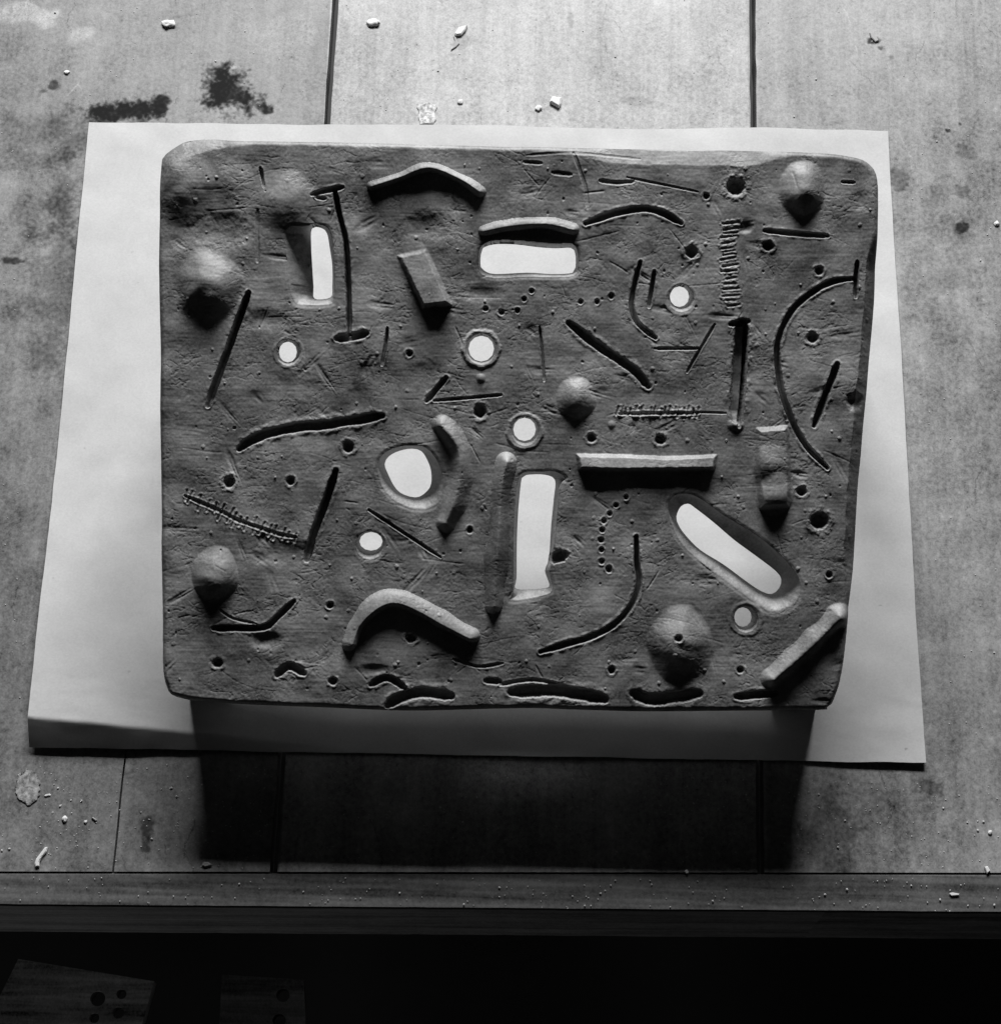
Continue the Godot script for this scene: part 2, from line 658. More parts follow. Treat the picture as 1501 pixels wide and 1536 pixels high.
func collar(u: float, v: float, r0: float, r1: float, h: float) -> void:
	var id := new_part("collar")
	for j in range(at_v(v - r1 * 1.3), at_v(v + r1 * 1.3) + 1):
		for i in range(at_u(u - r1 * 1.3), at_u(u + r1 * 1.3) + 1):
			var d := Vector2(U0 + i * STEP - u, V0 + j * STEP - v).length() * (1.0 + 0.09 * wob(i, j, 0.7))
			var f := 1.0 - smoothstep(r1 * 0.86, r1 * 1.04, d)
			var k := j * NX + i
			H[k] += h * f
			if f > 0.4:
				PART[k] = id


func ridge(flat: Array, wb: float, wf: float, h: float, mellow := 0.0) -> void:
	# a bar of clay laid on the slab: WB wide behind its crest, WF wide before it
	var id := new_part("ridge")
	var box := measure(points(flat), maxf(wb, wf) * 1.2)
	for j in range(box.position.y, box.end.y):
		for i in range(box.position.x, box.end.x):
			var k := j * NX + i
			if DIST[k] >= BIG:
				continue
			var blend := clampf(SIDE[k] / maxf(DIST[k], 0.001) * 0.5 + 0.5, 0.0, 1.0)
			var w := lerpf(wb, wf, smoothstep(0.0, 1.0, blend))
			var press := soft.get_noise_2d(ALONG[k] * 42.0, id * 37.0)
			var x := DIST[k] / (w * (1.0 + 0.22 * press)) * (1.0 + 0.09 * soft.get_noise_2d(i * 0.5, j * 0.5))
			if x < 1.0:
				var y := 1.0 - x
				var f := y * 0.35 + 0.65 * sqrt(maxf(0.0, 1.0 - x * x))
				f = lerpf(f, smoothstep(0.0, 1.0, y), mellow) * (1.0 + 0.012 * wob(i, j, 0.5) + 0.14 * press)
				H[k] += h * f
				if f > 0.12:
					PART[k] = id


func block(flat: Array, h0: float, h1: float, edge: float) -> void:
	# a flat piece of clay that stands H0 above the slab at its back and H1 at its front
	var id := new_part("block")
	var line := points(flat, true, 1)
	var box := measure(line, 14.0, true)
	var v0 := V0 + (box.position.y * STEP) + 14.0
	var v1 := V0 + (box.end.y * STEP) - 14.0
	for j in range(box.position.y, box.end.y):
		for i in range(box.position.x, box.end.x):
			var k := j * NX + i
			var v := V0 + j * STEP
			var inside := Geometry2D.is_point_in_polygon(Vector2(U0 + i * STEP, v), line)
			var d := (DIST[k] if DIST[k] < BIG else 14.0) * (1.0 if inside else -1.0) + 0.5 * wob(i, j, 0.8)
			var f := smoothstep(-edge * 0.6, edge, d)
			if f > 0.0:
				H[k] += f * lerpf(h0, h1, clampf((v - v0) / (v1 - v0), 0.0, 1.0))
				if f > 0.2:
					PART[k] = id


func groove(called: String, flat: Array, hw: float, depth: float, lip: float) -> void:
	if depth <= 0.0:
		return
	var id := new_part(called) if hw > 1.0 else 0
	var box := measure(points(flat), hw * 2.2 + 1.0)
	for j in range(box.position.y, box.end.y):
		for i in range(box.position.x, box.end.x):
			var k := j * NX + i
			if DIST[k] >= BIG:
				continue
			var end := minf(ALONG[k], 1.0 - ALONG[k])
			var w := hw * (1.0 + 0.22 * wob(i, j, 0.35)) * (0.7 + 0.3 * smoothstep(0.0, 0.12, end))
			var x := DIST[k] / w + 0.10 * wob(i, j, 2.6)
			if x < 2.2:
				H[k] -= depth * (1.0 - smoothstep(0.6, 1.12, x)) * (0.75 + 0.25 * smoothstep(0.0, 0.1, end))
				H[k] += lip * exp(-pow((x - 1.5) / 0.5, 2.0)) * maxf(0.0, 0.35 + 0.9 * wob(i, j, 0.6))
				if x < 1.0 and id:
					PART[k] = id


func pit(u: float, v: float, r: float, depth: float, lip: float) -> void:
	var id := new_part("pit") if r > 2.0 else 0
	var sx := 1.0 + rng.randf_range(-0.12, 0.12)
	for j in range(at_v(v - r * 2.2), at_v(v + r * 2.2) + 1):
		for i in range(at_u(u - r * 2.2), at_u(u + r * 2.2) + 1):
			var x := Vector2((U0 + i * STEP - u) * sx, V0 + j * STEP - v).length() / r * (1.0 + 0.16 * wob(i, j, 1.4))
			if x < 2.2:
				var k := j * NX + i
				H[k] -= depth * (1.0 - smoothstep(0.5, 1.05, x))
				H[k] += lip * exp(-pow((x - 1.35) / 0.3, 2.0)) * (maxf(0.0, 0.45 + 0.9 * wob(i, j, 0.8)))
				if x < 1.0 and id:
					PART[k] = id


func stitches(called: String, flat: Array, n: int, half: float, deg: float, depth: float) -> void:
	# a line with short cuts across it
	var line := points(flat)
	var id := new_part(called)
	if called == "stitched_line":
		groove("spine", flat, 1.7, 1.3, 0.9)
	for q in n:
		var t := (q + rng.randf_range(-0.38, 0.38)) / (n - 1.0) * (line.size() - 1)
		var k0 := clampi(int(t), 0, line.size() - 2)
		var p := line[k0].lerp(line[k0 + 1], clampf(t - k0, 0.0, 1.0))
		var a := deg_to_rad(deg + rng.randf_range(-1.0, 1.0) * (13.0 if called == "stitched_line" else 5.0))
		var d := Vector2(cos(a), sin(a)) * half * rng.randf_range(0.45, 1.1)
		p += Vector2(rng.randf_range(-1.3, 1.3), rng.randf_range(-1.3, 1.3))
		var force := depth * rng.randf_range(0.5, 1.15)
		var box := measure(PackedVector2Array([p - d, p + d]), 3.2)
		for j in range(box.position.y, box.end.y):
			for i in range(box.position.x, box.end.x):
				var k := j * NX + i
				if DIST[k] < BIG:
					var x := DIST[k] / (0.95 * (1.0 + 0.3 * wob(i, j, 2.0)))
					H[k] -= force * (1.0 - smoothstep(0.2, 1.2, x)) * (1.0 - 0.6 * ALONG[k])
					H[k] += 0.45 * exp(-pow((x - 2.0) / 0.7, 2.0)) * (0.6 + wob(i, j, 2.0))
					if x < 2.4:
						PART[k] = id


func opening(outer_flat: Array, inner_flat: Array) -> void:
	# a hole right through: its wall falls from the outer outline on the face to the inner one underneath
	var id := new_part("opening")
	var outer := points(outer_flat, true)
	var inner := points(inner_flat, true)
	var box := measure(outer, 3.0, true)
	var w := box.size.x
	var d_out := PackedFloat32Array()
	d_out.resize(w * box.size.y)
	var whole := 30.0
	box = measure(outer, whole, true)
	w = box.size.x
	d_out.resize(w * box.size.y)
	for j in range(box.position.y, box.end.y):
		for i in range(box.position.x, box.end.x):
			var k := j * NX + i
			var q := (j - box.position.y) * w + i - box.position.x
			d_out[q] = DIST[k] if DIST[k] < BIG else 99.0
			if d_out[q] < 99.0 and not Geometry2D.is_point_in_polygon(Vector2(U0 + i * STEP, V0 + j * STEP), outer):
				d_out[q] = -d_out[q]
			elif d_out[q] == 99.0 and not Geometry2D.is_point_in_polygon(Vector2(U0 + i * STEP, V0 + j * STEP), outer):
				d_out[q] = -99.0
	var box2 := measure(inner, whole, true)
	for j in range(maxi(box.position.y, box2.position.y), mini(box.end.y, box2.end.y)):
		for i in range(maxi(box.position.x, box2.position.x), mini(box.end.x, box2.end.x)):
			var o := d_out[(j - box.position.y) * w + i - box.position.x]
			if o < -3.0:
				continue
			var k := j * NX + i
			var within := Geometry2D.is_point_in_polygon(Vector2(U0 + i * STEP, V0 + j * STEP), inner)
			if within:
				SOLID[k] = 0
				PART[k] = id
				H[k] = -THICK
				if DIST[k] < 0.95:
					PX[k] = NEARX[k]
					PY[k] = NEARY[k]
				continue
			if o <= 0.0:
				H[k] -= 0.5 * smoothstep(-3.0, 0.0, o)     # the lip is rubbed round
				continue
			var t := o / (o + DIST[k])
			# hollowed towards the front, undercut steeply at the back
			var s := clampf((V0 + j * STEP - NEARY[k]) / maxf(DIST[k], 0.01), -1.0, 1.0)
			var wall := pow(t, 1.0 + s * (1.0 if s > 0.0 else 0.45))
			H[k] = lerpf(H[k] - 0.5, -THICK, wall) + 0.6 * wob(i, j, 0.7) * t * (1.0 - t) * 4.0
			PART[k] = id


func scratch(u: float, v: float, a: float, length: float, hw: float, depth: float) -> void:
	# a thin mark; negative depth leaves a burr
	var n := int(length / 0.45)
	var curl := rng.randf_range(-0.012, 0.012)
	for q in n:
		a += curl * 0.45 + rng.randf_range(-0.03, 0.03)
		u += cos(a) * 0.45
		v += sin(a) * 0.45
		var e := minf(1.0, minf(q, n - q) / 6.0)
		var i0 := int(floor((u - U0) / STEP))
		var j0 := int(floor((v - V0) / STEP))
		if i0 < 3 or j0 < 3 or i0 > NX - 5 or j0 > NY - 5:
			return
		for j in range(j0 - 1, j0 + 3):
			for i in range(i0 - 1, i0 + 3):
				var d := Vector2(U0 + i * STEP - u, V0 + j * STEP - v).length() / hw
				if d < 1.0:
					H[j * NX + i] -= depth * e * (1.0 - d) * 0.5


func smear(u: float, v: float, a: float, long: float, wide: float, depth: float) -> void:
	# the stroke of a finger: a shallow trough with the clay pushed up at its far end
	var c := cos(a)
	var s := sin(a)
	for j in range(at_v(v - long), at_v(v + long) + 1):
		for i in range(at_u(u - long), at_u(u + long) + 1):
			var k := j * NX + i
			if PART[k] > 0:
				continue
			var x := U0 + i * STEP - u
			var y := V0 + j * STEP - v
			var p := (x * c + y * s) / long
			var q := (y * c - x * s) / wide * (1.0 + 0.2 * soft.get_noise_2d(i * 0.6, j * 0.6))
			var d := p * p + q * q
			if d < 1.0:
				var f := (1.0 - d) * (1.0 - d)
				H[k] += depth * f * (1.9 * p - 0.75 + 0.35 * sin(q * 9.0 + a * 7.0) * (1.0 - absf(p)))


func crumb(u: float, v: float, r: float, h: float) -> void:
	for j in range(at_v(v - r), at_v(v + r) + 1):
		for i in range(at_u(u - r), at_u(u + r) + 1):
			var d := Vector2(U0 + i * STEP - u, V0 + j * STEP - v).length() / r * (1.0 + 0.4 * wob(i, j, 3.0))
			if d < 1.0:
				H[j * NX + i] += h * sqrt(1.0 - d * d)


func make_relief() -> void:
	var n := NX * NY
	for a in [H, PX, PY, DIST, SIDE, ALONG, NEARX, NEARY]:
		a.resize(n)
	SOLID.resize(n)
	PART.resize(n)
	H.resize(n)
	PX.resize(n)
	PY.resize(n)
	DIST.resize(n)
	SIDE.resize(n)
	ALONG.resize(n)
	NEARX.resize(n)
	NEARY.resize(n)
	var big := noise_bytes(NX, NY, 0.009, 2, 21)
	var mid := noise_bytes(NX, NY, 0.035, 3, 22)
	var fine := noise_bytes(NX, NY, 0.14, 3, 23)
	var drag := noise_bytes(NX, NY, 0.13, 3, 24, 9, 1, 14.0)       # the scraper was pulled from side to side
	var where := noise_bytes(NX, NY, 0.012, 2, 25)
	var torn := noise_bytes(NX, NY, 0.05, 3, 26, 3, 1, 30.0)
	var skew := noise_bytes(NX, NY, 0.12, 3, 27, 1, 7, 18.0)
	for j in NY:
		for i in NX:
			var k := j * NX + i
			PX[k] = U0 + i * STEP
			PY[k] = V0 + j * STEP
			SOLID[k] = 1
			var rough := clampf((where[k] - 90) / 80.0, 0.15, 1.0)
			var tear := (torn[k] - 128) / 128.0
			tear = maxf(0.0, 0.10 - absf(tear)) / 0.10           # ragged creases where the wet clay dragged
			H[k] = (big[k] - 128) * 0.0085 + (mid[k] - 128) * 0.0016 + (fine[k] - 128) * (0.0004 + 0.0008 * rough) + (drag[k] - 128) * 0.0007 * (1.2 - rough) + (skew[k] - 128) * 0.0009 * maxf(0.0, rough - 0.35) - 0.26 * tear * rough * rough
	knob(-268.5, -114.3, 22.9, 27.3, 11.6, 1.00, 0.00, 0.15)
	knob(-257.8, 133.1, 16.1, 19.5, 10.2, 0.75, 0.00, 0.10)
	knob(240.0, -208.3, 15.6, 20.5, 10.2, 0.85, 0.00, 0.05)
	knob(49.3, -25.2, 13.2, 15.6, 7.5, 0.85, 0.00, 0.00)
	knob(143.5, 183.6, 22.4, 26.3, 10.9, 0.85, 0.00, 0.10)
	knob(-292.8, -200.8, 25.3, 27.3, 7.5, 1.20, 0.00, 0.00)
	knob(-204.3, -188.5, 24.4, 22.4, 5.1, 1.10, 0.00, 0.00)
	knob(-252.2, -206.3, 19.5, 16.6, 1.7, 1.30, 0.00, 0.00)
	knob(219.0, 27.7, 14.1, 15.6, 3.4, 1.00, 0.00, 0.00)
	knob(221.9, 53.4, 14.1, 14.6, 5.4, 0.90, 0.00, 0.00)
	knob(-33.0, -41.1, 3.4, 3.4, 1.2, 0.70, 0.00, 0.00)
	knob(80.2, -3.5, 2.9, 2.9, 1.1, 0.80, 0.00, 0.00)
	knob(186.7, -5.4, 6.3, 4.4, 2.0, 0.80, 0.00, 0.00)
	block([205.2, -2.4, 230.9, -5.2, 234.0, 29.1, 233.6, 63.5, 209.6, 65.2, 204.7, 29.7], 5.5, 5.0, 3.2)
	block([-106.4, -144.3, -82.5, -150.6, -60.2, -103.5, -84.2, -100.1], 1.0, 9.5, 3.0)
	ridge([-130.1, -202.8, -107.4, -210.7, -81.2, -219.9, -54.6, -210.8, -37.8, -200.3], 4.9, 2.9, 5.5, 0.0)
	ridge([-33.6, -166.6, -10.2, -171.7, 20.7, -174.1, 43.1, -169.4], 5.7, 3.4, 5.5, 0.0)
	block([51.0, 22.9, 88.2, 22.6, 128.4, 23.5, 170.7, 20.8, 168.7, 32.9, 128.6, 34.3, 88.5, 35.8, 53.5, 35.5], 3.0, 7.5, 2.4)
	ridge([-65.9, 0.3, -52.4, 16.7, -48.9, 40.7, -53.0, 65.4, -60.6, 83.9], 9.7, 9.2, 7.0, 0.8)
	ridge([-9.0, 31.2, -13.1, 53.6, -14.5, 92.0, -16.1, 122.5, -17.1, 154.0], 8.6, 9.2, 10.5, 0.5)
	ridge([-137.3, 189.4, -133.0, 176.2, -125.2, 165.7, -112.8, 156.2, -99.7, 153.6, -81.8, 160.1, -59.2, 172.2, -37.7, 182.6], 10.3, 4.0, 7.5, 0.0)
	ridge([223.3, 211.6, 252.5, 184.6, 278.8, 157.6], 11.5, 10.9, 9.0, 0.8)
	collar(-33.2, -66.3, 12.0, 17.2, 1.40)
	collar(5.8, 3.9, 11.5, 16.6, 1.10)
	collar(137.3, -112.6, 10.9, 14.9, 0.30)
	collar(-198.5, -59.1, 10.3, 13.8, 0.60)
	collar(199.7, 161.1, 10.3, 15.5, 0.50)
	collar(-124.9, 105.4, 11.5, 15.5, 0.30)
	opening([-202.6, -165.6, -185.5, -168.3, -170.0, -168.6, -164.1, -161.3, -161.3, -139.6, -160.6, -107.5, -164.5, -101.1, -188.5, -100.0, -194.3, -102.8, -198.6, -115.8, -202.8, -146.7], [-182.9, -168.9, -174.8, -169.7, -169.7, -165.1, -167.1, -153.0, -164.5, -137.4, -164.0, -118.9, -165.3, -109.6, -179.2, -108.1, -180.3, -118.5, -182.2, -140.5, -183.1, -152.7])
	opening([-37.1, -145.9, -35.0, -154.5, -24.2, -159.3, -6.5, -159.7, 13.0, -158.5, 28.5, -157.7, 42.8, -158.0, 47.6, -151.2, 47.9, -138.0, 45.2, -131.1, 26.3, -129.0, 4.5, -129.0, -22.9, -127.3, -34.5, -130.4, -36.9, -136.7], [-35.7, -149.6, -34.1, -155.2, -24.3, -158.8, -6.3, -159.2, 13.7, -157.3, 29.1, -156.6, 42.4, -157.2, 46.3, -152.4, 46.9, -140.8, 44.4, -135.8, 26.7, -134.2, 4.9, -134.9, -22.9, -133.1, -32.2, -135.8, -35.5, -138.9])
	opening([-187.9, -59.4, -189.2, -53.6, -193.0, -49.3, -198.3, -47.7, -203.6, -49.1, -207.6, -53.2, -209.1, -58.9, -207.8, -64.6, -204.0, -68.9, -198.8, -70.6, -193.4, -69.2, -189.5, -65.0], [-193.5, -61.4, -194.4, -56.9, -197.2, -53.5, -201.1, -52.2, -205.1, -53.3, -208.0, -56.6, -209.1, -61.0, -208.2, -65.6, -205.4, -68.9, -201.5, -70.2, -197.6, -69.1, -194.6, -65.9])
	opening([-20.3, -66.0, -21.9, -59.3, -26.5, -54.2, -32.9, -52.3, -39.4, -53.9, -44.2, -58.7, -46.1, -65.4, -44.5, -72.2, -39.9, -77.2, -33.5, -79.2, -27.0, -77.5, -22.2, -72.7], [-22.3, -68.2, -23.7, -62.5, -27.7, -58.3, -33.2, -56.7, -38.8, -58.1, -42.9, -62.1, -44.6, -67.7, -43.2, -73.3, -39.2, -77.5, -33.7, -79.2, -28.1, -77.8, -23.9, -73.8])
	opening([148.7, -112.8, 147.4, -107.1, 143.4, -102.8, 137.8, -101.1, 132.2, -102.5, 128.0, -106.6, 126.4, -112.3, 127.8, -118.1, 131.8, -122.4, 137.3, -124.0, 142.9, -122.6, 147.1, -118.5], [146.0, -117.2, 145.0, -112.7, 142.0, -109.4, 137.8, -108.1, 133.6, -109.2, 130.4, -112.4, 129.2, -116.8, 130.2, -121.4, 133.2, -124.7, 137.4, -126.0, 141.6, -124.9, 144.8, -121.7])
	opening([17.7, 3.6, 16.3, 9.9, 12.1, 14.7, 6.3, 16.5, 0.4, 14.9, -4.0, 10.4, -5.8, 4.1, -4.3, -2.2, -0.1, -6.9, 5.7, -8.7, 11.6, -7.2, 16.0, -2.7], [15.6, 1.1, 14.4, 6.2, 10.9, 10.0, 6.0, 11.5, 1.0, 10.3, -2.7, 6.6, -4.1, 1.6, -2.9, -3.5, 0.6, -7.3, 5.5, -8.8, 10.5, -7.5, 14.1, -3.9])
	opening([-120.1, 36.5, -115.8, 26.7, -104.4, 20.4, -90.4, 18.4, -78.6, 20.1, -69.2, 30.2, -64.4, 41.0, -63.1, 49.6, -63.9, 62.2, -71.8, 71.0, -84.5, 73.6, -95.3, 70.9, -106.9, 64.3, -116.9, 51.9], [-115.1, 34.3, -111.2, 27.2, -102.0, 22.4, -91.2, 20.4, -83.4, 22.5, -78.0, 30.3, -74.6, 39.5, -74.3, 50.2, -77.4, 56.6, -84.3, 62.0, -91.8, 62.2, -101.2, 58.7, -106.8, 52.6, -111.6, 43.5])
	opening([-113.1, 104.9, -114.5, 111.2, -118.8, 115.9, -124.8, 117.8, -130.9, 116.2, -135.4, 111.7, -137.1, 105.4, -135.7, 99.1, -131.4, 94.4, -125.4, 92.6, -119.3, 94.1, -114.8, 98.6], [-115.4, 101.6, -116.7, 105.7, -120.3, 108.7, -125.2, 109.9, -130.3, 108.9, -134.0, 106.1, -135.5, 102.0, -134.2, 97.9, -130.6, 94.9, -125.6, 93.7, -120.6, 94.7, -116.8, 97.5])
	opening([1.0, 45.8, 5.5, 39.4, 23.2, 38.2, 31.8, 37.7, 41.7, 43.2, 36.7, 52.5, 34.2, 90.9, 32.2, 106.2, 31.3, 117.4, 29.7, 123.1, 32.9, 136.8, 31.3, 142.0, 14.8, 147.6, -4.1, 149.7, -0.9, 137.6, -1.9, 91.8, -0.9, 60.2], [4.4, 43.7, 8.1, 41.0, 23.7, 40.4, 33.1, 44.8, 32.6, 60.3, 30.8, 83.5, 29.9, 106.7, 28.4, 117.5, 26.2, 123.9, 30.5, 136.0, 29.7, 138.3, 15.0, 140.4, 1.0, 139.8, 1.7, 130.5, 1.3, 99.5, 1.7, 76.3, 2.7, 59.4])
	opening([129.9, 67.6, 133.7, 57.7, 143.4, 54.6, 157.8, 58.3, 178.2, 72.2, 205.5, 87.9, 225.9, 103.8, 239.5, 118.4, 244.8, 127.4, 245.1, 138.3, 237.9, 150.5, 223.1, 156.0, 209.8, 149.4, 187.6, 133.3, 165.5, 117.8, 143.8, 98.8, 134.9, 83.5], [139.4, 74.3, 143.0, 65.4, 149.3, 62.8, 154.8, 65.9, 171.4, 78.2, 190.0, 93.4, 208.6, 106.4, 226.8, 119.7, 231.7, 126.8, 230.1, 134.3, 223.8, 139.7, 214.5, 137.3, 201.5, 129.2, 181.5, 115.1, 160.9, 102.8, 148.1, 90.7, 141.6, 81.8])
	opening([210.1, 160.9, 208.7, 166.7, 204.8, 171.0, 199.4, 172.6, 194.0, 171.2, 189.9, 167.1, 188.3, 161.4, 189.6, 155.6, 193.5, 151.4, 198.9, 149.7, 204.4, 151.1, 208.5, 155.2], [206.7, 160.2, 205.7, 164.5, 203.1, 167.6, 199.3, 168.9, 195.5, 167.8, 192.7, 164.8, 191.6, 160.5, 192.5, 156.2, 195.2, 153.0, 198.9, 151.8, 202.7, 152.9, 205.6, 155.9])
	groove("groove", [-161.8, -198.6, -157.6, -178.1, -151.7, -155.3, -148.5, -117.0, -146.8, -76.9], 2.41, 16.00, 0.50)
	groove("groove", [-181.5, -195.3, -171.8, -198.4, -155.3, -202.2], 2.11, 6.40, 0.80)
	groove("groove", [-178.0, -193.1, -170.0, -192.1], 1.81, 4.00, 0.60)
	groove("groove", [-157.5, -72.1, -144.4, -74.1, -131.9, -77.2], 3.31, 11.20, 1.20)
	groove("groove", [-234.0, -109.9, -250.2, -62.0, -266.8, -12.3], 3.01, 17.00, 0.50)
	groove("groove", [-114.2, -82.2, -115.1, -69.0, -118.1, -50.6], 1.50, 4.00, 0.50)
	groove("groove", [53.9, -176.0, 79.5, -185.2, 102.3, -189.7, 117.8, -187.2, 135.8, -177.9], 2.71, 9.60, 0.90)
	groove("groove", [207.5, -173.2, 234.5, -170.9, 262.1, -169.8], 2.11, 6.40, 0.60)
	groove("groove", [286.2, -133.7, 266.2, -130.4, 247.2, -119.3, 232.4, -104.6, 223.3, -85.3, 220.8, -70.0, 223.0, -47.1, 228.4, -26.4, 238.4, -3.7, 250.2, 13.8, 266.1, 29.5], 2.56, 9.60, 0.90)
	groove("groove", [287.8, -148.1, 287.0, -132.6, 287.3, -118.3], 2.11, 8.00, 0.50)
	groove("groove", [272.6, -59.5, 263.5, -32.9, 254.3, -6.9], 3.01, 16.00, 0.90)
	groove("groove", [41.5, -89.8, 72.8, -67.0, 96.0, -52.6, 110.9, -37.5], 3.61, 11.20, 0.90)
	groove("groove", [101.6, -143.8, 96.9, -122.5, 95.1, -103.6, 101.7, -90.0, 116.3, -78.9], 2.26, 8.00, 0.70)
	groove("groove", [113.8, -136.1, 111.9, -120.0, 109.9, -105.6], 1.96, 6.40, 0.80)
	groove("groove", [115.7, -69.7, 153.7, -70.8], 1.35, 2.88, 0.40)
	groove("groove", [166.8, -91.7, 154.9, -70.6, 143.9, -50.3], 1.35, 2.88, 0.40)
	groove("groove", [189.9, -93.7, 188.9, -61.6, 186.6, -11.1], 5.72, 9.60, 0.90)
	groove("groove", [193.9, -91.5, 193.5, -61.7, 192.0, -27.3, 189.6, -4.3], 1.81, 9.60, 0.60)
	groove("groove", [180.2, -92.3, 195.6, -95.0], 2.71, 8.00, 0.50)
	groove("groove", [-239.1, 24.3, -224.4, 14.3, -197.0, 6.2, -166.4, 2.1, -135.9, -3.2, -117.1, -6.5], 3.91, 12.80, 1.10)
	groove("groove", [-155.6, 41.4, -164.6, 70.8, -173.3, 95.6, -179.1, 118.1], 3.31, 17.00, 0.80)
	groove("groove", [-257.9, 179.3, -239.0, 178.8, -214.4, 177.4, -202.6, 168.0, -189.1, 154.5], 2.71, 9.60, 0.90)
	groove("groove", [-62.8, -40.4, -79.0, -20.6], 2.56, 8.00, 0.70)
	groove("groove", [-72.9, -20.7, -44.7, -23.6, -14.9, -26.9], 1.35, 3.20, 0.50)
	groove("groove", [-126.7, 74.5, -63.9, 113.8], 1.35, 3.20, 0.50)
	groove("groove", [103.6, 92.2, 104.6, 114.6, 106.8, 132.3, 100.9, 150.8, 85.3, 168.9, 63.7, 180.3, 46.1, 185.8, 23.3, 193.2], 2.56, 9.60, 1.00)
	groove("groove", [16.4, -86.3, 19.2, -63.5, 21.4, -40.0], 1.26, 3.20, 0.30)
	groove("groove", [-226.4, -217.2, -222.9, -201.2], 1.50, 3.20, 0.30)
	groove("groove", [-227.8, -181.1, -227.7, -161.0, -226.9, -137.0], 1.81, 0.90, 0.20)
	groove("groove", [42.2, -235.9, 52.6, -208.6, 55.3, -189.2], 1.81, 0.70, 0.30)
	groove("groove", [-0.6, -227.5, 14.9, -226.7], 1.50, 0.80, 0.20)
	groove("groove", [24.3, -218.9, 40.9, -217.5], 1.81, 0.90, 0.20)
	groove("groove", [65.6, -212.9, 80.0, -211.5, 94.3, -213.0], 1.81, 1.20, 0.30)
	groove("groove", [88.5, -216.3, 149.5, -205.1], 1.05, 0.70, 0.20)
	groove("groove", [2.2, -233.2, 42.2, -236.4, 99.6, -232.6], 1.20, 0.35, 0.20)
	groove("groove", [273.0, -216.5, 283.9, -216.2], 1.35, 3.20, 0.30)
	groove("groove", [-252.6, 163.4, -240.9, 170.6, -220.8, 174.7], 1.20, 1.00, 0.30)
	groove("groove", [-211.5, -52.5, -194.3, -48.3, -160.4, -73.7], 1.50, 0.00, 0.00)
	groove("gouge", [-106.3, 242.1, -96.2, 235.0, -77.9, 230.5, -52.1, 232.8], 4.51, 9.60, 0.80)
	groove("gouge", [0.0, 228.2, 33.2, 226.3, 56.2, 228.6, 79.8, 232.7], 5.11, 11.20, 0.80)
	groove("gouge", [104.4, 227.0, 122.2, 231.7, 160.5, 225.7], 5.11, 9.60, 0.80)
	groove("gouge", [192.7, 227.8, 226.4, 224.2], 3.31, 8.00, 0.80)
	groove("gouge", [-121.6, 224.6, -107.4, 218.6, -92.3, 226.8], 3.01, 5.60, 0.90)
	groove("gouge", [-202.0, 217.9, -191.9, 210.2, -179.1, 216.2], 3.61, 5.60, 0.80)
	groove("groove", [-51.0, 201.2, -29.7, 207.1, -8.6, 203.7], 1.50, 1.00, 0.40)
	groove("gouge", [-23.1, 219.0, -11.1, 219.3], 2.71, 5.60, 0.50)
	groove("groove", [-10.4, 222.1, 18.1, 217.5, 46.9, 222.5], 1.81, 1.50, 0.40)
	groove("notch", [30.7, 112.8, 42.0, 109.1], 5.11, 12.80, 0.60)
	stitches("stitched_line", [-284.6, 66.1, -267.2, 73.1, -250.4, 80.2, -238.2, 86.2, -219.8, 92.1, -204.2, 96.9, -188.6, 99.4], 17, 6.9, -72.00, 1.40)
	stitches("comb_mark", [179.9, -180.0, 176.9, -158.7, 178.6, -135.9, 181.5, -109.0], 19, 7.7, -8.00, 1.30)
	stitches("comb_mark", [86.2, -14.6, 121.7, -15.9, 154.4, -16.1], 19, 3.7, -80.00, 1.30)
	groove("groove", [86.3, -12.8, 121.8, -14.2, 154.4, -15.0], 1.50, 1.20, 1.60)
	groove("groove", [150.4, -16.0, 177.9, -15.5], 1.05, 1.20, 0.20)
	pit(-30.4, -100.7, 2.24, 4.5, 0.60)
	pit(-16.6, -97.9, 2.64, 4.5, 0.60)
	pit(-2.8, -99.7, 2.50, 4.5, 0.60)
	pit(2.7, -109.8, 2.24, 4.5, 0.60)
	pit(8.8, -116.8, 2.24, 4.5, 0.60)
	pit(51.1, -108.6, 2.24, 4.5, 0.60)
	pit(65.2, -108.9, 2.50, 4.5, 0.60)
	pit(77.4, -114.1, 2.77, 4.5, 0.60)
	pit(94.0, 58.4, 2.37, 4.5, 0.60)
	pit(85.5, 65.7, 2.24, 4.5, 0.60)
	pit(80.2, 73.0, 2.50, 4.5, 0.60)
	pit(75.4, 79.1, 2.77, 4.5, 0.60)
	pit(74.0, 87.2, 2.50, 4.5, 0.60)
	pit(73.3, 95.8, 2.64, 4.5, 0.60)
	pit(73.9, 104.4, 2.50, 4.5, 0.60)
	pit(74.3, 114.1, 2.64, 4.5, 0.60)
	pit(80.5, 120.8, 3.30, 4.5, 0.60)
	pit(-247.0, 53.0, 5.42, 8.9, 0.87)
	pit(-194.3, 51.1, 4.09, 7.7, 0.80)
	pit(-145.4, 20.5, 5.42, 8.9, 0.87)
	pit(-94.8, -60.9, 3.01, 6.8, 0.75)
	pit(182.0, -210.4, 7.52, 10.9, 0.97)
	pit(157.0, -201.8, 3.01, 6.8, 0.75)
	pit(145.3, -153.4, 5.42, 8.9, 0.87)
	pit(211.0, -160.1, 4.51, 8.1, 0.82)
	pit(255.3, -139.9, 3.91, 7.6, 0.79)
	pit(250.9, -82.2, 4.81, 8.4, 0.84)
	pit(63.2, 8.3, 3.91, 7.6, 0.79)
	pit(122.3, 8.1, 4.69, 8.3, 0.83)
	pit(244.5, 50.1, 4.21, 7.9, 0.81)
	pit(260.3, 75.3, 7.52, 10.9, 0.97)
	pit(269.9, 121.1, 3.01, 6.8, 0.75)
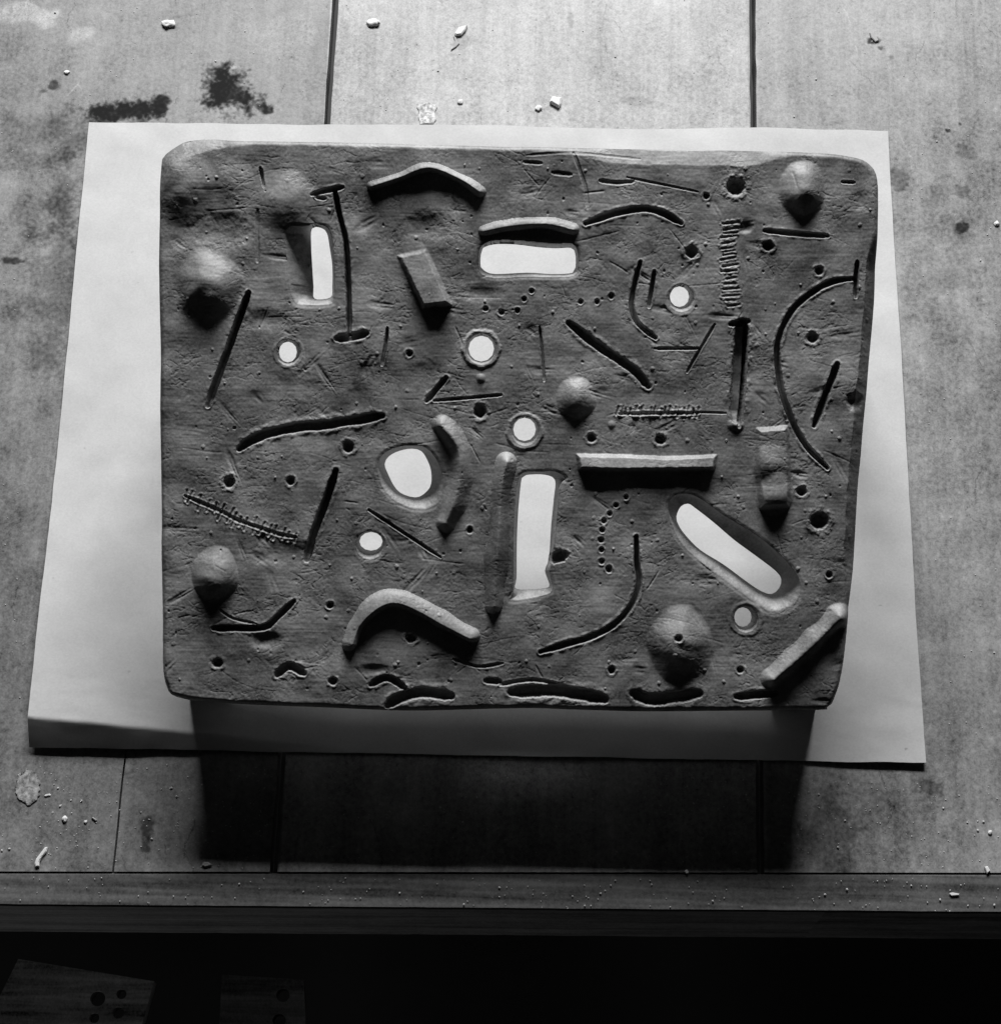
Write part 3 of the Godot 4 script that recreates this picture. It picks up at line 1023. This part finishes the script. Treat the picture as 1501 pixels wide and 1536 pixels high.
	pit(-33.0, -12.4, 6.02, 9.5, 0.90)
	pit(-39.5, 89.7, 3.01, 6.8, 0.75)
	pit(-158.1, 157.2, 3.01, 6.8, 0.75)
	pit(-253.5, 209.0, 4.21, 7.9, 0.81)
	pit(-154.3, 222.5, 3.49, 7.2, 0.77)
	pit(-88.1, 183.7, 4.51, 8.1, 0.82)
	pit(85.0, 207.3, 3.61, 7.3, 0.78)
	pit(195.6, 204.8, 3.01, 6.8, 0.75)
	pit(141.1, 178.5, 3.13, 6.9, 0.76)
	dent(289.4, -28.3, 9.7, 10.3, 5.0)
	dent(191.4, -175.1, 8.0, 5.7, 2.0)
	dent(289.4, -201.4, 10.3, 12.6, 1.2)
	dent(-82.4, -170.0, 26.4, 17.2, 2.0)
	dent(-259.9, -163.1, 34.4, 19.5, 2.5)
	dent(-220.9, -86.7, 28.7, 11.5, 1.2)
	dent(-79.5, -44.0, 22.9, 13.8, 0.8)
	dent(-193.8, -30.0, 22.9, 17.2, 1.0)
	dent(-211.9, 188.3, 19.5, 9.2, 2.0)
	dent(-119.6, 212.0, 17.2, 6.9, 1.5)
	dent(-35.3, -113.8, 26.4, 9.2, 1.2)
	dent(44.4, -141.4, 17.2, 17.2, 1.0)
	dent(-262.2, -11.2, 34.4, 22.9, 0.8)
	dent(-196.4, 113.4, 34.4, 14.9, 1.2)
	for q in 120:
		smear(rng.randf_range(-300, 300), rng.randf_range(-230, 235), rng.randfn(0.25, 0.7), rng.randf_range(9, 26), rng.randf_range(3.5, 7.5), rng.randf_range(0.25, 0.75))
	# tool marks, wrinkles and crumbs all over
	for q in 90:
		scratch(rng.randf_range(-300, 300), rng.randf_range(-230, 235), rng.randfn(0.0, 0.16) + (PI if rng.randf() < 0.5 else 0.0), rng.randf_range(8, 55), rng.randf_range(0.8, 1.3), rng.randf_range(0.06, 0.25))
	for q in 80:
		scratch(rng.randf_range(-300, 300), rng.randf_range(-230, 235), rng.randf_range(0, TAU), rng.randf_range(4, 26), rng.randf_range(0.8, 1.4), rng.randf_range(0.08, 0.35))
	for q in 200:
		crumb(rng.randf_range(-300, 300), rng.randf_range(-230, 235), rng.randf_range(0.8, 1.9), rng.randf_range(0.25, 0.8))
	for q in 130:
		crumb(rng.randf_range(-300, 300), rng.randf_range(-230, 235), rng.randf_range(0.8, 1.5), -rng.randf_range(0.3, 0.9))
	trim_edge()
	build_relief()


func trim_edge() -> void:
	var flat: Array = [-314.1, -190.0, -314.6, -213.5, -313.3, -221.5, -308.9, -228.5, -300.4, -235.0, -290.8, -239.8, -269.7, -242.3, -251.3, -241.0, -204.3, -241.2, -141.3, -241.7, -95.4, -241.3, -55.9, -241.3, -20.9, -241.0, 11.1, -241.5, 53.5, -241.3, 93.7, -241.1, 150.9, -241.5, 202.5, -242.4, 236.9, -242.2, 262.7, -241.4, 278.8, -239.5, 290.9, -236.9, 298.4, -232.0, 303.2, -224.6, 305.3, -207.5, 305.6, -169.1, 306.3, -140.5, 304.9, -102.6, 302.3, -64.2, 300.7, -35.5, 298.5, -6.8, 296.9, 21.9, 295.1, 44.9, 293.0, 105.1, 290.2, 131.0, 287.8, 150.0, 287.1, 168.3, 285.7, 186.1, 283.8, 202.8, 280.8, 218.4, 275.4, 232.8, 270.8, 236.4, 264.6, 238.2, 190.7, 240.5, 119.0, 242.7, 87.5, 242.8, 47.4, 242.6, 19.8, 242.1, -15.7, 243.5, -56.4, 245.5, -84.4, 246.7, -110.8, 246.8, -136.0, 246.2, -161.3, 245.6, -222.1, 244.7, -255.9, 243.2, -277.2, 241.9, -292.8, 237.7, -297.5, 230.9, -300.7, 217.8, -301.7, 196.0, -302.2, 174.8, -303.4, 144.5, -304.7, 114.1, -304.9, 92.9, -305.7, 67.7, -307.1, 29.9, -308.6, -8.5, -309.0, -52.6, -311.2, -101.8, -312.7, -144.2]
	var line := points(flat, true, 3)
	measure(line, 26.0, true)
	for j in NY:
		for i in NX:
			var k := j * NX + i
			var u := U0 + i * STEP
			var v := V0 + j * STEP
			var near := DIST[k]
			var border := mini(mini(i, NX - 1 - i), mini(j, NY - 1 - j))
			if near >= BIG and border > 60:
				continue
			var inside := Geometry2D.is_point_in_polygon(Vector2(u, v), line)
			# how the rim was finished: rounded everywhere, a steep flank on the right, a long bevel along the back
			var right := smoothstep(250.0, 280.0, u) * smoothstep(-175.0, -140.0, v) * (1.0 - smoothstep(95.0, 150.0, v))
			var corner := (1.0 - smoothstep(-290.0, -235.0, u)) * (1.0 - smoothstep(-225.0, -190.0, v))
			var back := smoothstep(20.0, 90.0, u) * (1.0 - smoothstep(190.0, 235.0, u)) * (1.0 - smoothstep(-232.0, -200.0, v))
			var w := 5.0 + 1.5 * wob(i, j, 0.25) + 6.0 * right + 9.0 * corner + 9.0 * back
			var deep := 6.0 + 9.0 * right + 3.0 * corner - 1.5 * back
			if inside:
				if near < w:
					var x := 1.0 - near / w
					H[k] -= deep * lerpf(1.0 - sqrt(maxf(0.0, 1.0 - x * x)), x, maxf(right, maxf(back, corner * 0.8)))
			else:
				SOLID[k] = 0
				H[k] = -deep + 0.4 * wob(i, j, 0.8)
				if near < 0.95:
					PX[k] = NEARX[k]
					PY[k] = NEARY[k]


func clay_material() -> StandardMaterial3D:
	var w := NX
	var h := NY
	var mid := noise_bytes(w, h, 0.02, 4, 51, 1, 1, 25.0)
	var low := noise_bytes(w, h, 0.006, 2, 54)
	var fine := noise_bytes(w, h, 0.2, 3, 52)
	var speck := specks(w * h)
	var col := PackedByteArray()
	col.resize(w * h)
	for k in w * h:
		var f := (mid[k] - 128) * 0.0034 + (low[k] - 128) * 0.0034 + (fine[k] - 128) * 0.0022 + (speck[k] - 128) * 0.0020
		var dust := maxf(0.0, speck[k] - 246.0) * 0.06
		col[k] = to_byte(0.24 * (1.0 + f + dust))
	for q in 420:      # plaster dust
		var i := rng.randi_range(3, w - 4)
		var j := rng.randi_range(3, h - 4)
		col[j * w + i] = mini(255, col[j * w + i] + rng.randi_range(20, 80))
	var m := StandardMaterial3D.new()
	m.albedo_texture = grey_image(col, w, h)
	m.roughness = 0.6
	m.metallic_specular = 0.95
	return m


func build_relief() -> void:
	var t := thing("clay_relief", "dark grey clay relief slab pierced with holes and covered with knobs, ridges and grooves", "relief", Vector3(0.01352, 0.18160, -0.00872))
	t.rotation.x = 0.371755
	clay = clay_material()
	# which cells hold clay, sorted by part
	var keep := PackedByteArray()
	keep.resize(NX * NY)
	var cells: Array = []
	for p in part_names:
		cells.append(PackedInt32Array())
	for j in NY - 1:
		for i in NX - 1:
			var k := j * NX + i
			if SOLID[k] + SOLID[k + 1] + SOLID[k + NX] + SOLID[k + NX + 1] > 0:
				keep[k] = 1
				cells[PART[k]].append(k)
	var local := PackedInt32Array()
	local.resize(NX * NY)
	local.fill(-1)
	var step_k := [0, 1, NX + 1, NX]
	for p in part_names.size():
		var list: PackedInt32Array = cells[p]
		if list.size() < (1 if p == 0 else 6):
			if list.size():
				cells[0].append_array(list)
			continue
	for p in range(part_names.size() - 1, -1, -1):
		var list: PackedInt32Array = cells[p]
		if p > 0 and list.size() < 6:
			continue
		var verts := PackedVector3Array()
		var norms := PackedVector3Array()
		var uvs := PackedVector2Array()
		var idx := PackedInt32Array()
		var mine := PackedInt32Array()
		for k in list:
			for s in step_k:
				var q: int = k + s
				if local[q] < 0:
					local[q] = verts.size()
					mine.append(q)
					verts.append(Vector3(PX[q], H[q], PY[q]) * 0.001)
					var l := q - 1 if q % NX > 0 and (SOLID[q - 1] or SOLID[q]) else q
					var r := q + 1 if q % NX < NX - 1 and (SOLID[q + 1] or SOLID[q]) else q
					var b := q - NX if q >= NX and (SOLID[q - NX] or SOLID[q]) else q
					var f := q + NX if q < NX * (NY - 1) and (SOLID[q + NX] or SOLID[q]) else q
					var du := Vector3(PX[r] - PX[l], H[r] - H[l], PY[r] - PY[l])
					var dv := Vector3(PX[f] - PX[b], H[f] - H[b], PY[f] - PY[b])
					var nn := dv.cross(du)
					norms.append(nn.normalized() if nn.y > 1.0e-6 else Vector3.UP)
					uvs.append(Vector2((PX[q] - U0) / (NX * STEP), (PY[q] - V0) / (NY * STEP)))
			var a := local[k]
			var b2 := local[k + 1]
			var c := local[k + NX + 1]
			var d := local[k + NX]
			if absf(H[k] - H[k + NX + 1]) < absf(H[k + 1] - H[k + NX]):
				idx.append_array(PackedInt32Array([a, b2, c, a, c, d]))
			else:
				idx.append_array(PackedInt32Array([a, b2, d, b2, c, d]))
		for q in mine:
			local[q] = -1
		if p == 0:
			add_flanks(keep, verts, norms, uvs, idx)
		var arr := []
		arr.resize(Mesh.ARRAY_MAX)
		arr[Mesh.ARRAY_VERTEX] = verts
		arr[Mesh.ARRAY_NORMAL] = norms
		arr[Mesh.ARRAY_TEX_UV] = uvs
		arr[Mesh.ARRAY_INDEX] = idx
		var m := ArrayMesh.new()
		m.add_surface_from_arrays(Mesh.PRIMITIVE_TRIANGLES, arr)
		obj(part_names[p], m, clay, t)


func flank(a: int, b: int, out: Vector3, verts: PackedVector3Array, norms: PackedVector3Array, uvs: PackedVector2Array, idx: PackedInt32Array) -> void:
	# the outer side of the slab below the point where the rounded rim ends
	if H[a] < 0.5 - THICK and H[b] < 0.5 - THICK:
		return
	var n0 := verts.size()
	var va := Vector3(PX[a], H[a], PY[a]) * 0.001
	var vb := Vector3(PX[b], H[b], PY[b]) * 0.001
	var nn := (vb - va).cross(Vector3.UP).normalized()
	if nn.dot(out) < 0.0:
		nn = -nn
	for p in [va, vb, Vector3(vb.x, -THICK * 0.001, vb.z) - out * 0.002, Vector3(va.x, -THICK * 0.001, va.z) - out * 0.002]:
		verts.append(p)
		norms.append(nn)
		uvs.append(Vector2((p.x * 1000.0 - U0) / (NX * STEP), (p.z * 1000.0 - V0) / (NY * STEP)))
	var order := [0, 1, 2, 0, 2, 3] if (vb - va).cross(verts[n0 + 2] - va).dot(out) < 0.0 else [0, 2, 1, 0, 3, 2]
	for o in order:
		idx.append(n0 + o)


func add_flanks(keep: PackedByteArray, verts: PackedVector3Array, norms: PackedVector3Array, uvs: PackedVector2Array, idx: PackedInt32Array) -> void:
	for j in range(1, NY - 1):
		for i in range(1, NX - 1):
			var k := j * NX + i
			if not keep[k]:
				continue
			if not keep[k - 1]:
				flank(k, k + NX, Vector3.LEFT, verts, norms, uvs, idx)
			if not keep[k + 1]:
				flank(k + 1, k + NX + 1, Vector3.RIGHT, verts, norms, uvs, idx)
			if not keep[k - NX]:
				flank(k, k + 1, Vector3.FORWARD, verts, norms, uvs, idx)
			if not keep[k + NX]:
				flank(k + NX, k + NX + 1, Vector3.BACK, verts, norms, uvs, idx)
	# the flat underside
	var s := 4
	var y := -THICK * 0.001
	for j in range(0, NY - s, s):
		for i in range(0, NX - s, s):
			var k := j * NX + i
			if SOLID[k] and SOLID[k + s] and SOLID[k + s * NX] and SOLID[k + s * NX + s]:
				var n0 := verts.size()
				for q in [k, k + s, k + s * NX + s, k + s * NX]:
					verts.append(Vector3(PX[q] * 0.001, y, PY[q] * 0.001))
					norms.append(Vector3.DOWN)
					uvs.append(Vector2((PX[q] - U0) / (NX * STEP), (PY[q] - V0) / (NY * STEP)))
				for o in [0, 2, 1, 0, 3, 2]:
					idx.append(n0 + o)


# ---------------------------------------------------------------- what carries the relief, and the small things
func make_props() -> void:
	# four wooden blocks, sawn to the slope of the slab, stand on the paper under its corners
	var m := matte(0.3, 0.8)
	var basis := Basis(Vector3.RIGHT, 0.371755)
	var origin := Vector3(0.01352, 0.18160, -0.00872)
	for s in [[-272.0, -185.0, "tall wooden block under the back left corner of the clay relief"], [283.0, -185.0, "tall wooden block under the back right corner of the clay relief"], [-270.0, 195.0, "short wooden block under the front left corner of the clay relief"], [255.0, 195.0, "short wooden block under the front right corner of the clay relief"]]:
		var top: Vector3 = origin + basis * Vector3(s[0] * 0.001, -THICK * 0.001, s[1] * 0.001)
		var st := SurfaceTool.new()
		st.begin(Mesh.PRIMITIVE_TRIANGLES)
		st.set_smooth_group(-1)
		var hw := 0.02
		var slope := tan(0.371755)
		var c: Array[Vector3] = []
		for q in [[-1, -1], [1, -1], [1, 1], [-1, 1]]:
			c.append(Vector3(q[0] * hw, top.y - 0.0003 - q[1] * hw * slope, q[1] * hw))
		for q in 4:
			var a := c[q]
			var b := c[(q + 1) % 4]
			quad(st, a, b, Vector3(b.x, 0.0022, b.z), Vector3(a.x, 0.0022, a.z), Vector3(a.x + b.x, 0, a.z + b.z))
		quad(st, c[0], c[1], c[2], c[3], Vector3.UP)
		quad(st, Vector3(-hw, 0.0022, -hw), Vector3(hw, 0.0022, -hw), Vector3(hw, 0.0022, hw), Vector3(-hw, 0.0022, hw), Vector3.DOWN)
		st.generate_normals()
		var o := obj("wooden_block", st.commit(), m)
		o.position = Vector3(top.x, 0, top.z)
		tag(o, s[2], "block", "blocks that prop up the clay relief")


func board_with_holes(label: String, poly: PackedVector2Array, holes: Array, y: float, tone: float) -> void:
	# a dark board with holes bored through it
	var t := CSGCombiner3D.new()
	t.name = numbered("bored_board")
	var p := CSGPolygon3D.new()
	p.name = "plate"
	p.polygon = poly
	p.depth = 0.02
	p.rotation.x = PI / 2
	t.add_child(p)
	for h in holes:
		var c := CSGCylinder3D.new()
		c.name = "bore"
		c.operation = CSGShape3D.OPERATION_SUBTRACTION
		c.radius = h[2]
		c.height = 0.06
		c.sides = 20
		c.position = Vector3(h[0], 0, h[1])
		t.add_child(c, true)
	var m := matte(1.0, 0.7)
	m.albedo_color = Color(tone, tone, tone)
	m.albedo_texture = old_wood
	m.uv1_triplanar = true
	m.uv1_scale = Vector3(1.1, 1.1, 1.1)
	t.material_override = m
	t.position.y = y
	add_child(t)
	tag(t, label, "board", "bored boards on the floor")


func make_dust() -> void:
	# plaster dust: grains a millimetre across, far too many to count
	var mm := MultiMesh.new()
	mm.transform_format = MultiMesh.TRANSFORM_3D
	mm.mesh = lump(Vector3(0.0006, 0.0004, 0.0006), 0.8, 900)
	var at: Array[Vector3] = []
	while at.size() < 1500:
		var x := rng.randf_range(-0.6, 0.6)
		var z := rng.randf_range(-0.62, 0.374)
		if rng.randf() < 0.4:
			z = rng.randf_range(0.25, 0.375)
		var on_paper := x > -0.43 and x < 0.40 and z > -0.43 and z < 0.25
		if on_paper or z > 0.3715 - 0.0149 * x or absf(x + 0.187) < 0.012 or absf(x - 0.242) < 0.012 or absf(z - 0.341 + 0.0215 * x) < 0.004:
			continue
		at.append(Vector3(x, 0.0, z))
	mm.instance_count = at.size()
	for i in at.size():
		var s := rng.randf_range(0.45, 1.0) * (1.7 if rng.randf() < 0.07 else 1.0)
		mm.set_instance_transform(i, Transform3D(Basis(Vector3.UP, rng.randf() * TAU).scaled(Vector3(s, s, s)), at[i]))
	var o := MultiMeshInstance3D.new()
	o.name = "plaster_dust"
	o.multimesh = mm
	o.material_override = matte(0.6, 0.9)
	add_child(o)
	o.set_meta("kind", "stuff")
	tag(o, "fine pale plaster dust scattered over the table top and its rail", "dust")


func make_litter() -> void:
	var pale := matte(0.78, 0.9)
	var drab := matte(0.42, 0.9)
	make_dust()
	var blot := noise_bytes(512, 512, 0.03, 4, 61)
	var pit_marks := specks(512 * 512)
	for k in 512 * 512:
		blot[k] = clampi(int(150 + (blot[k] - 128) * 0.5 + (pit_marks[k] - 128) * 0.35), 30, 220)
	var chalk := StandardMaterial3D.new()
	chalk.albedo_texture = grey_image(blot, 512, 512)
	chalk.roughness = 0.95
	chalk.uv1_triplanar = true
	chalk.uv1_scale = Vector3(9, 9, 9)
	var chalk_light: StandardMaterial3D = chalk.duplicate()
	chalk_light.albedo_color = Color(1.3, 1.3, 1.3)
	var sd := 100
	var n0 := obj("plaster_chip", prism(PackedVector2Array([Vector2(-0.0103, -0.0067), Vector2(-0.0084, -0.0091), Vector2(-0.0051, -0.0100), Vector2(-0.0017, -0.0117), Vector2(0.0023, -0.0125), Vector2(0.0051, -0.0103), Vector2(0.0091, -0.0096), Vector2(0.0105, -0.0073), Vector2(0.0093, -0.0041), Vector2(0.0081, -0.0010), Vector2(0.0082, 0.0029), Vector2(0.0097, 0.0075), Vector2(0.0078, 0.0107), Vector2(0.0072, 0.0130), Vector2(0.0004, 0.0124), Vector2(-0.0063, 0.0134), Vector2(-0.0071, 0.0087), Vector2(-0.0086, 0.0049), Vector2(-0.0074, 0.0010), Vector2(-0.0082, -0.0029)]), 0.0, 0.0009, 0.0003), chalk_light)
	n0.position = Vector3(-0.0835, 0.0003, -0.4299)
	tag(n0, "pale flat plaster chip touching the back edge of the white paper", "chip", "chips and splashes on the table")
	var n1 := obj("plaster_chip", prism(PackedVector2Array([Vector2(-0.0061, 0.0002), Vector2(-0.0035, -0.0062), Vector2(0.0060, -0.0049), Vector2(0.0054, 0.0022), Vector2(0.0034, 0.0062)]), 0.0, 0.0040, 0.0014), pale)
	n1.position = Vector3(0.0463, 0.0003, -0.4451)
	tag(n1, "small thick square plaster chip behind the white paper", "chip", "chips and splashes on the table")
	sd += 1
	var n2 := obj("clay_crumb", lump(Vector3(0.0034, 0.0013, 0.0030), 0.70, sd), pale)
	n2.position = Vector3(0.0295, 0.0002, -0.4384)
	n2.rotation.y = 0.00
	tag(n2, "tiny pale crumb left of the square plaster chip", "crumb", "crumbs on the table")
	sd += 1
	var n3 := obj("clay_crumb", lump(Vector3(0.0068, 0.0021, 0.0041), 0.70, sd), pale)
	n3.position = Vector3(-0.1412, 0.0002, -0.5354)
	n3.rotation.y = 0.00
	tag(n3, "oval pale pebble near the back seam of the middle plank", "pebble", "crumbs on the table")
	var n4 := obj("plaster_chip", prism(PackedVector2Array([Vector2(-0.0061, 0.0034), Vector2(-0.0022, -0.0040), Vector2(0.0026, -0.0057), Vector2(0.0067, -0.0066), Vector2(0.0048, -0.0009), Vector2(0.0008, 0.0048), Vector2(-0.0046, 0.0057)]), 0.0, 0.0030, 0.0010), pale)
	n4.position = Vector3(-0.0519, 0.0003, -0.5273)
	tag(n4, "long pale plaster flake beside a grey smear on the middle plank", "chip", "chips and splashes on the table")
	var n5 := obj("clay_smear", prism(PackedVector2Array([Vector2(-0.0023, -0.0104), Vector2(0.0004, -0.0088), Vector2(0.0013, -0.0040), Vector2(0.0040, -0.0017), Vector2(0.0008, 0.0024), Vector2(-0.0046, 0.0065), Vector2(-0.0013, 0.0008), Vector2(-0.0008, -0.0048)]), 0.0, 0.0012, 0.0004), drab)
	n5.position = Vector3(-0.0569, 0.0003, -0.5111)
	tag(n5, "thin grey curled smear below the long plaster flake", "smear", "chips and splashes on the table")
	sd += 1
	var n6 := obj("clay_crumb", lump(Vector3(0.0027, 0.0010, 0.0024), 0.70, sd), pale)
	n6.position = Vector3(-0.0503, 0.0002, -0.4441)
	n6.rotation.y = 0.00
	tag(n6, "tiny pale crumb right of the flat plaster chip", "crumb", "crumbs on the table")
	sd += 1
	var n7 := obj("clay_crumb", lump(Vector3(0.0062, 0.0021, 0.0041), 0.70, sd), pale)
	n7.position = Vector3(-0.3518, 0.0002, -0.5282)
	n7.rotation.y = 0.00
	tag(n7, "rounded pale pebble on the left plank behind the dark stains", "pebble", "crumbs on the table")
	sd += 1
	var n8 := obj("clay_crumb", lump(Vector3(0.0027, 0.0010, 0.0020), 0.70, sd), pale)
	n8.position = Vector3(-0.4503, 0.0002, -0.4681)
	n8.rotation.y = 0.00
	tag(n8, "small pale crumb left of the dark stains", "crumb", "crumbs on the table")
	sd += 1
	var n9 := obj("clay_crumb", lump(Vector3(0.0026, 0.0013, 0.0026), 0.70, sd), pale)
	n9.position = Vector3(0.4848, 0.0002, -0.3180)
	n9.rotation.y = 0.00
	tag(n9, "tiny pale crumb at the right side of the right plank", "crumb", "crumbs on the table")
	var n10 := obj("clay_flake", prism(PackedVector2Array([Vector2(-0.0052, -0.0079), Vector2(-0.0010, -0.0088), Vector2(0.0015, -0.0033), Vector2(0.0040, 0.0015), Vector2(0.0006, 0.0032), Vector2(-0.0034, -0.0015)]), 0.0, 0.0016, 0.0006), drab)
	n10.position = Vector3(0.3727, 0.0003, -0.5290)
	tag(n10, "small dark clay flake alone on the right plank", "flake", "chips and splashes on the table")
	var n11 := obj("plaster_splash", prism(PackedVector2Array([Vector2(0.0099, -0.0002), Vector2(0.0104, 0.0013), Vector2(0.0111, 0.0024), Vector2(0.0094, 0.0046), Vector2(0.0098, 0.0052), Vector2(0.0113, 0.0068), Vector2(0.0105, 0.0081), Vector2(0.0094, 0.0085), Vector2(0.0090, 0.0115), Vector2(0.0080, 0.0122), Vector2(0.0073, 0.0110), Vector2(0.0067, 0.0135), Vector2(0.0051, 0.0122), Vector2(0.0048, 0.0143), Vector2(0.0038, 0.0162), Vector2(0.0028, 0.0166), Vector2(0.0016, 0.0163), Vector2(0.0007, 0.0167), Vector2(-0.0009, 0.0133), Vector2(-0.0014, 0.0135), Vector2(-0.0032, 0.0138), Vector2(-0.0039, 0.0127), Vector2(-0.0047, 0.0123), Vector2(-0.0053, 0.0121), Vector2(-0.0065, 0.0120), Vector2(-0.0075, 0.0109), Vector2(-0.0087, 0.0097), Vector2(-0.0092, 0.0067), Vector2(-0.0101, 0.0067), Vector2(-0.0108, 0.0047), Vector2(-0.0108, 0.0030), Vector2(-0.0114, 0.0018), Vector2(-0.0101, 0.0002), Vector2(-0.0118, -0.0014), Vector2(-0.0097, -0.0030), Vector2(-0.0104, -0.0038), Vector2(-0.0100, -0.0060), Vector2(-0.0110, -0.0061), Vector2(-0.0099, -0.0072), Vector2(-0.0097, -0.0090), Vector2(-0.0095, -0.0119), Vector2(-0.0081, -0.0131), Vector2(-0.0068, -0.0111), Vector2(-0.0064, -0.0116), Vector2(-0.0052, -0.0136), Vector2(-0.0045, -0.0132), Vector2(-0.0035, -0.0163), Vector2(-0.0027, -0.0169), Vector2(-0.0015, -0.0147), Vector2(-0.0005, -0.0152), Vector2(0.0006, -0.0153), Vector2(0.0016, -0.0151), Vector2(0.0031, -0.0142), Vector2(0.0035, -0.0143), Vector2(0.0043, -0.0121), Vector2(0.0064, -0.0120), Vector2(0.0067, -0.0095), Vector2(0.0071, -0.0100), Vector2(0.0069, -0.0089), Vector2(0.0091, -0.0066), Vector2(0.0096, -0.0060), Vector2(0.0103, -0.0045), Vector2(0.0107, -0.0034), Vector2(0.0092, -0.0015)]), 0.0, 0.0009, 0.0003), chalk)
	n11.position = Vector3(-0.4147, 0.0003, 0.2733)
	tag(n11, "ragged round plaster splash at the front left of the table", "splash", "chips and splashes on the table")
	var n12 := obj("wood_sliver", prism(PackedVector2Array([Vector2(-0.0058, 0.0066), Vector2(-0.0050, 0.0025), Vector2(-0.0015, -0.0029), Vector2(0.0016, -0.0078), Vector2(0.0045, -0.0084), Vector2(0.0037, -0.0042), Vector2(0.0001, 0.0006), Vector2(-0.0018, 0.0054), Vector2(-0.0015, 0.0089), Vector2(-0.0049, 0.0096)]), 0.0, 0.0022, 0.0008), pale)
	n12.position = Vector3(-0.3961, 0.0003, 0.3352)
	tag(n12, "pale curved sliver near the front rail", "sliver", "chips and splashes on the table")
	sd += 1
	var n13 := obj("clay_crumb", lump(Vector3(0.0024, 0.0012, 0.0029), 0.70, sd), pale)
	n13.position = Vector3(-0.3793, 0.0002, 0.3015)
	n13.rotation.y = 0.00
	tag(n13, "white crumb right of the plaster splash", "crumb", "crumbs on the table")
	sd += 1
	var n14 := obj("clay_crumb", lump(Vector3(0.0015, 0.0007, 0.0015), 0.70, sd), pale)
	n14.position = Vector3(-0.3608, 0.0002, 0.3034)
	n14.rotation.y = 0.00
	tag(n14, "speck like crumb beside the thin crack in the left plank", "crumb", "crumbs on the table")
	var n15 := obj("clay_flake", prism(PackedVector2Array([Vector2(-0.0025, -0.0017), Vector2(-0.0008, -0.0018), Vector2(0.0024, 0.0005), Vector2(0.0019, 0.0018), Vector2(-0.0012, 0.0000)]), 0.0, 0.0015, 0.0005), drab)
	n15.position = Vector3(-0.3534, 0.0003, 0.3009)
	tag(n15, "tiny dark flake beside the thin crack in the left plank", "flake", "chips and splashes on the table")
	sd += 1
	var n16 := obj("clay_crumb", lump(Vector3(0.0030, 0.0006, 0.0012), 0.70, sd), pale)
	n16.position = Vector3(-0.3968, 0.0002, 0.2802)
	n16.rotation.y = 0.20
	tag(n16, "thin pale crumb at the edge of the plaster splash", "crumb", "crumbs on the table")
	var n17 := obj("wood_shaving", prism(PackedVector2Array([Vector2(-0.0040, 0.0013), Vector2(-0.0025, -0.0023), Vector2(0.0022, -0.0018), Vector2(0.0047, 0.0005), Vector2(-0.0004, 0.0024)]), 0.0, 0.0018, 0.0006), drab)
	n17.position = Vector3(-0.2514, 0.0003, 0.3390)
	tag(n17, "dull curled shaving against the front rail", "shaving", "chips and splashes on the table")
	var n18 := obj("plaster_chip", prism(PackedVector2Array([Vector2(-0.0034, -0.0023), Vector2(-0.0004, -0.0030), Vector2(0.0017, 0.0011), Vector2(-0.0014, 0.0036)]), 0.0, 0.0020, 0.0007), pale)
	n18.position = Vector3(0.4366, 0.0003, 0.3280)
	tag(n18, "pale plaster chip against the front rail on the right plank", "chip", "chips and splashes on the table")
	sd += 1
	var n19 := obj("clay_crumb", lump(Vector3(0.0018, 0.0009, 0.0018), 0.70, sd), pale)
	n19.position = Vector3(0.1707, 0.0002, 0.3359)
	n19.rotation.y = 0.00
	tag(n19, "pale crumb on the front rail seam of the middle plank", "crumb", "crumbs on the table")
	sd += 1
	var n20 := obj("clay_crumb", lump(Vector3(0.0018, 0.0009, 0.0018), 0.70, sd), pale)
	n20.position = Vector3(0.4404, 0.0002, 0.2946)
	n20.rotation.y = 0.00
	tag(n20, "pale crumb on the front part of the right plank", "crumb", "crumbs on the table")
	var n21 := obj("plaster_chip", prism(PackedVector2Array([Vector2(-0.0046, -0.0011), Vector2(-0.0011, -0.0017), Vector2(0.0047, -0.0007), Vector2(0.0041, 0.0005), Vector2(-0.0024, 0.0012)]), 0.0, 0.0010, 0.0003), pale)
	n21.position = Vector3(0.4053, 0.0003, 0.3506)
	tag(n21, "long narrow plaster chip lying on the front rail", "chip", "chips and splashes on the table")
	board_with_holes("broad bored board on the floor below the left end of the table", PackedVector2Array([Vector2(-0.570, 0.307), Vector2(-0.404, 0.330), Vector2(-0.415, 0.385), Vector2(-0.420, 0.428), Vector2(-0.607, 0.401)]), [[-0.470, 0.352, 0.009], [-0.442, 0.346, 0.006], [-0.472, 0.375, 0.006], [-0.444, 0.368, 0.007]], -0.760, 2.00)
	board_with_holes("narrow bored board on the floor beside the broad one", PackedVector2Array([Vector2(-0.323, 0.320), Vector2(-0.224, 0.324), Vector2(-0.216, 0.408), Vector2(-0.322, 0.407)]), [[-0.248, 0.343, 0.008], [-0.251, 0.373, 0.008]], -0.760, 1.30)
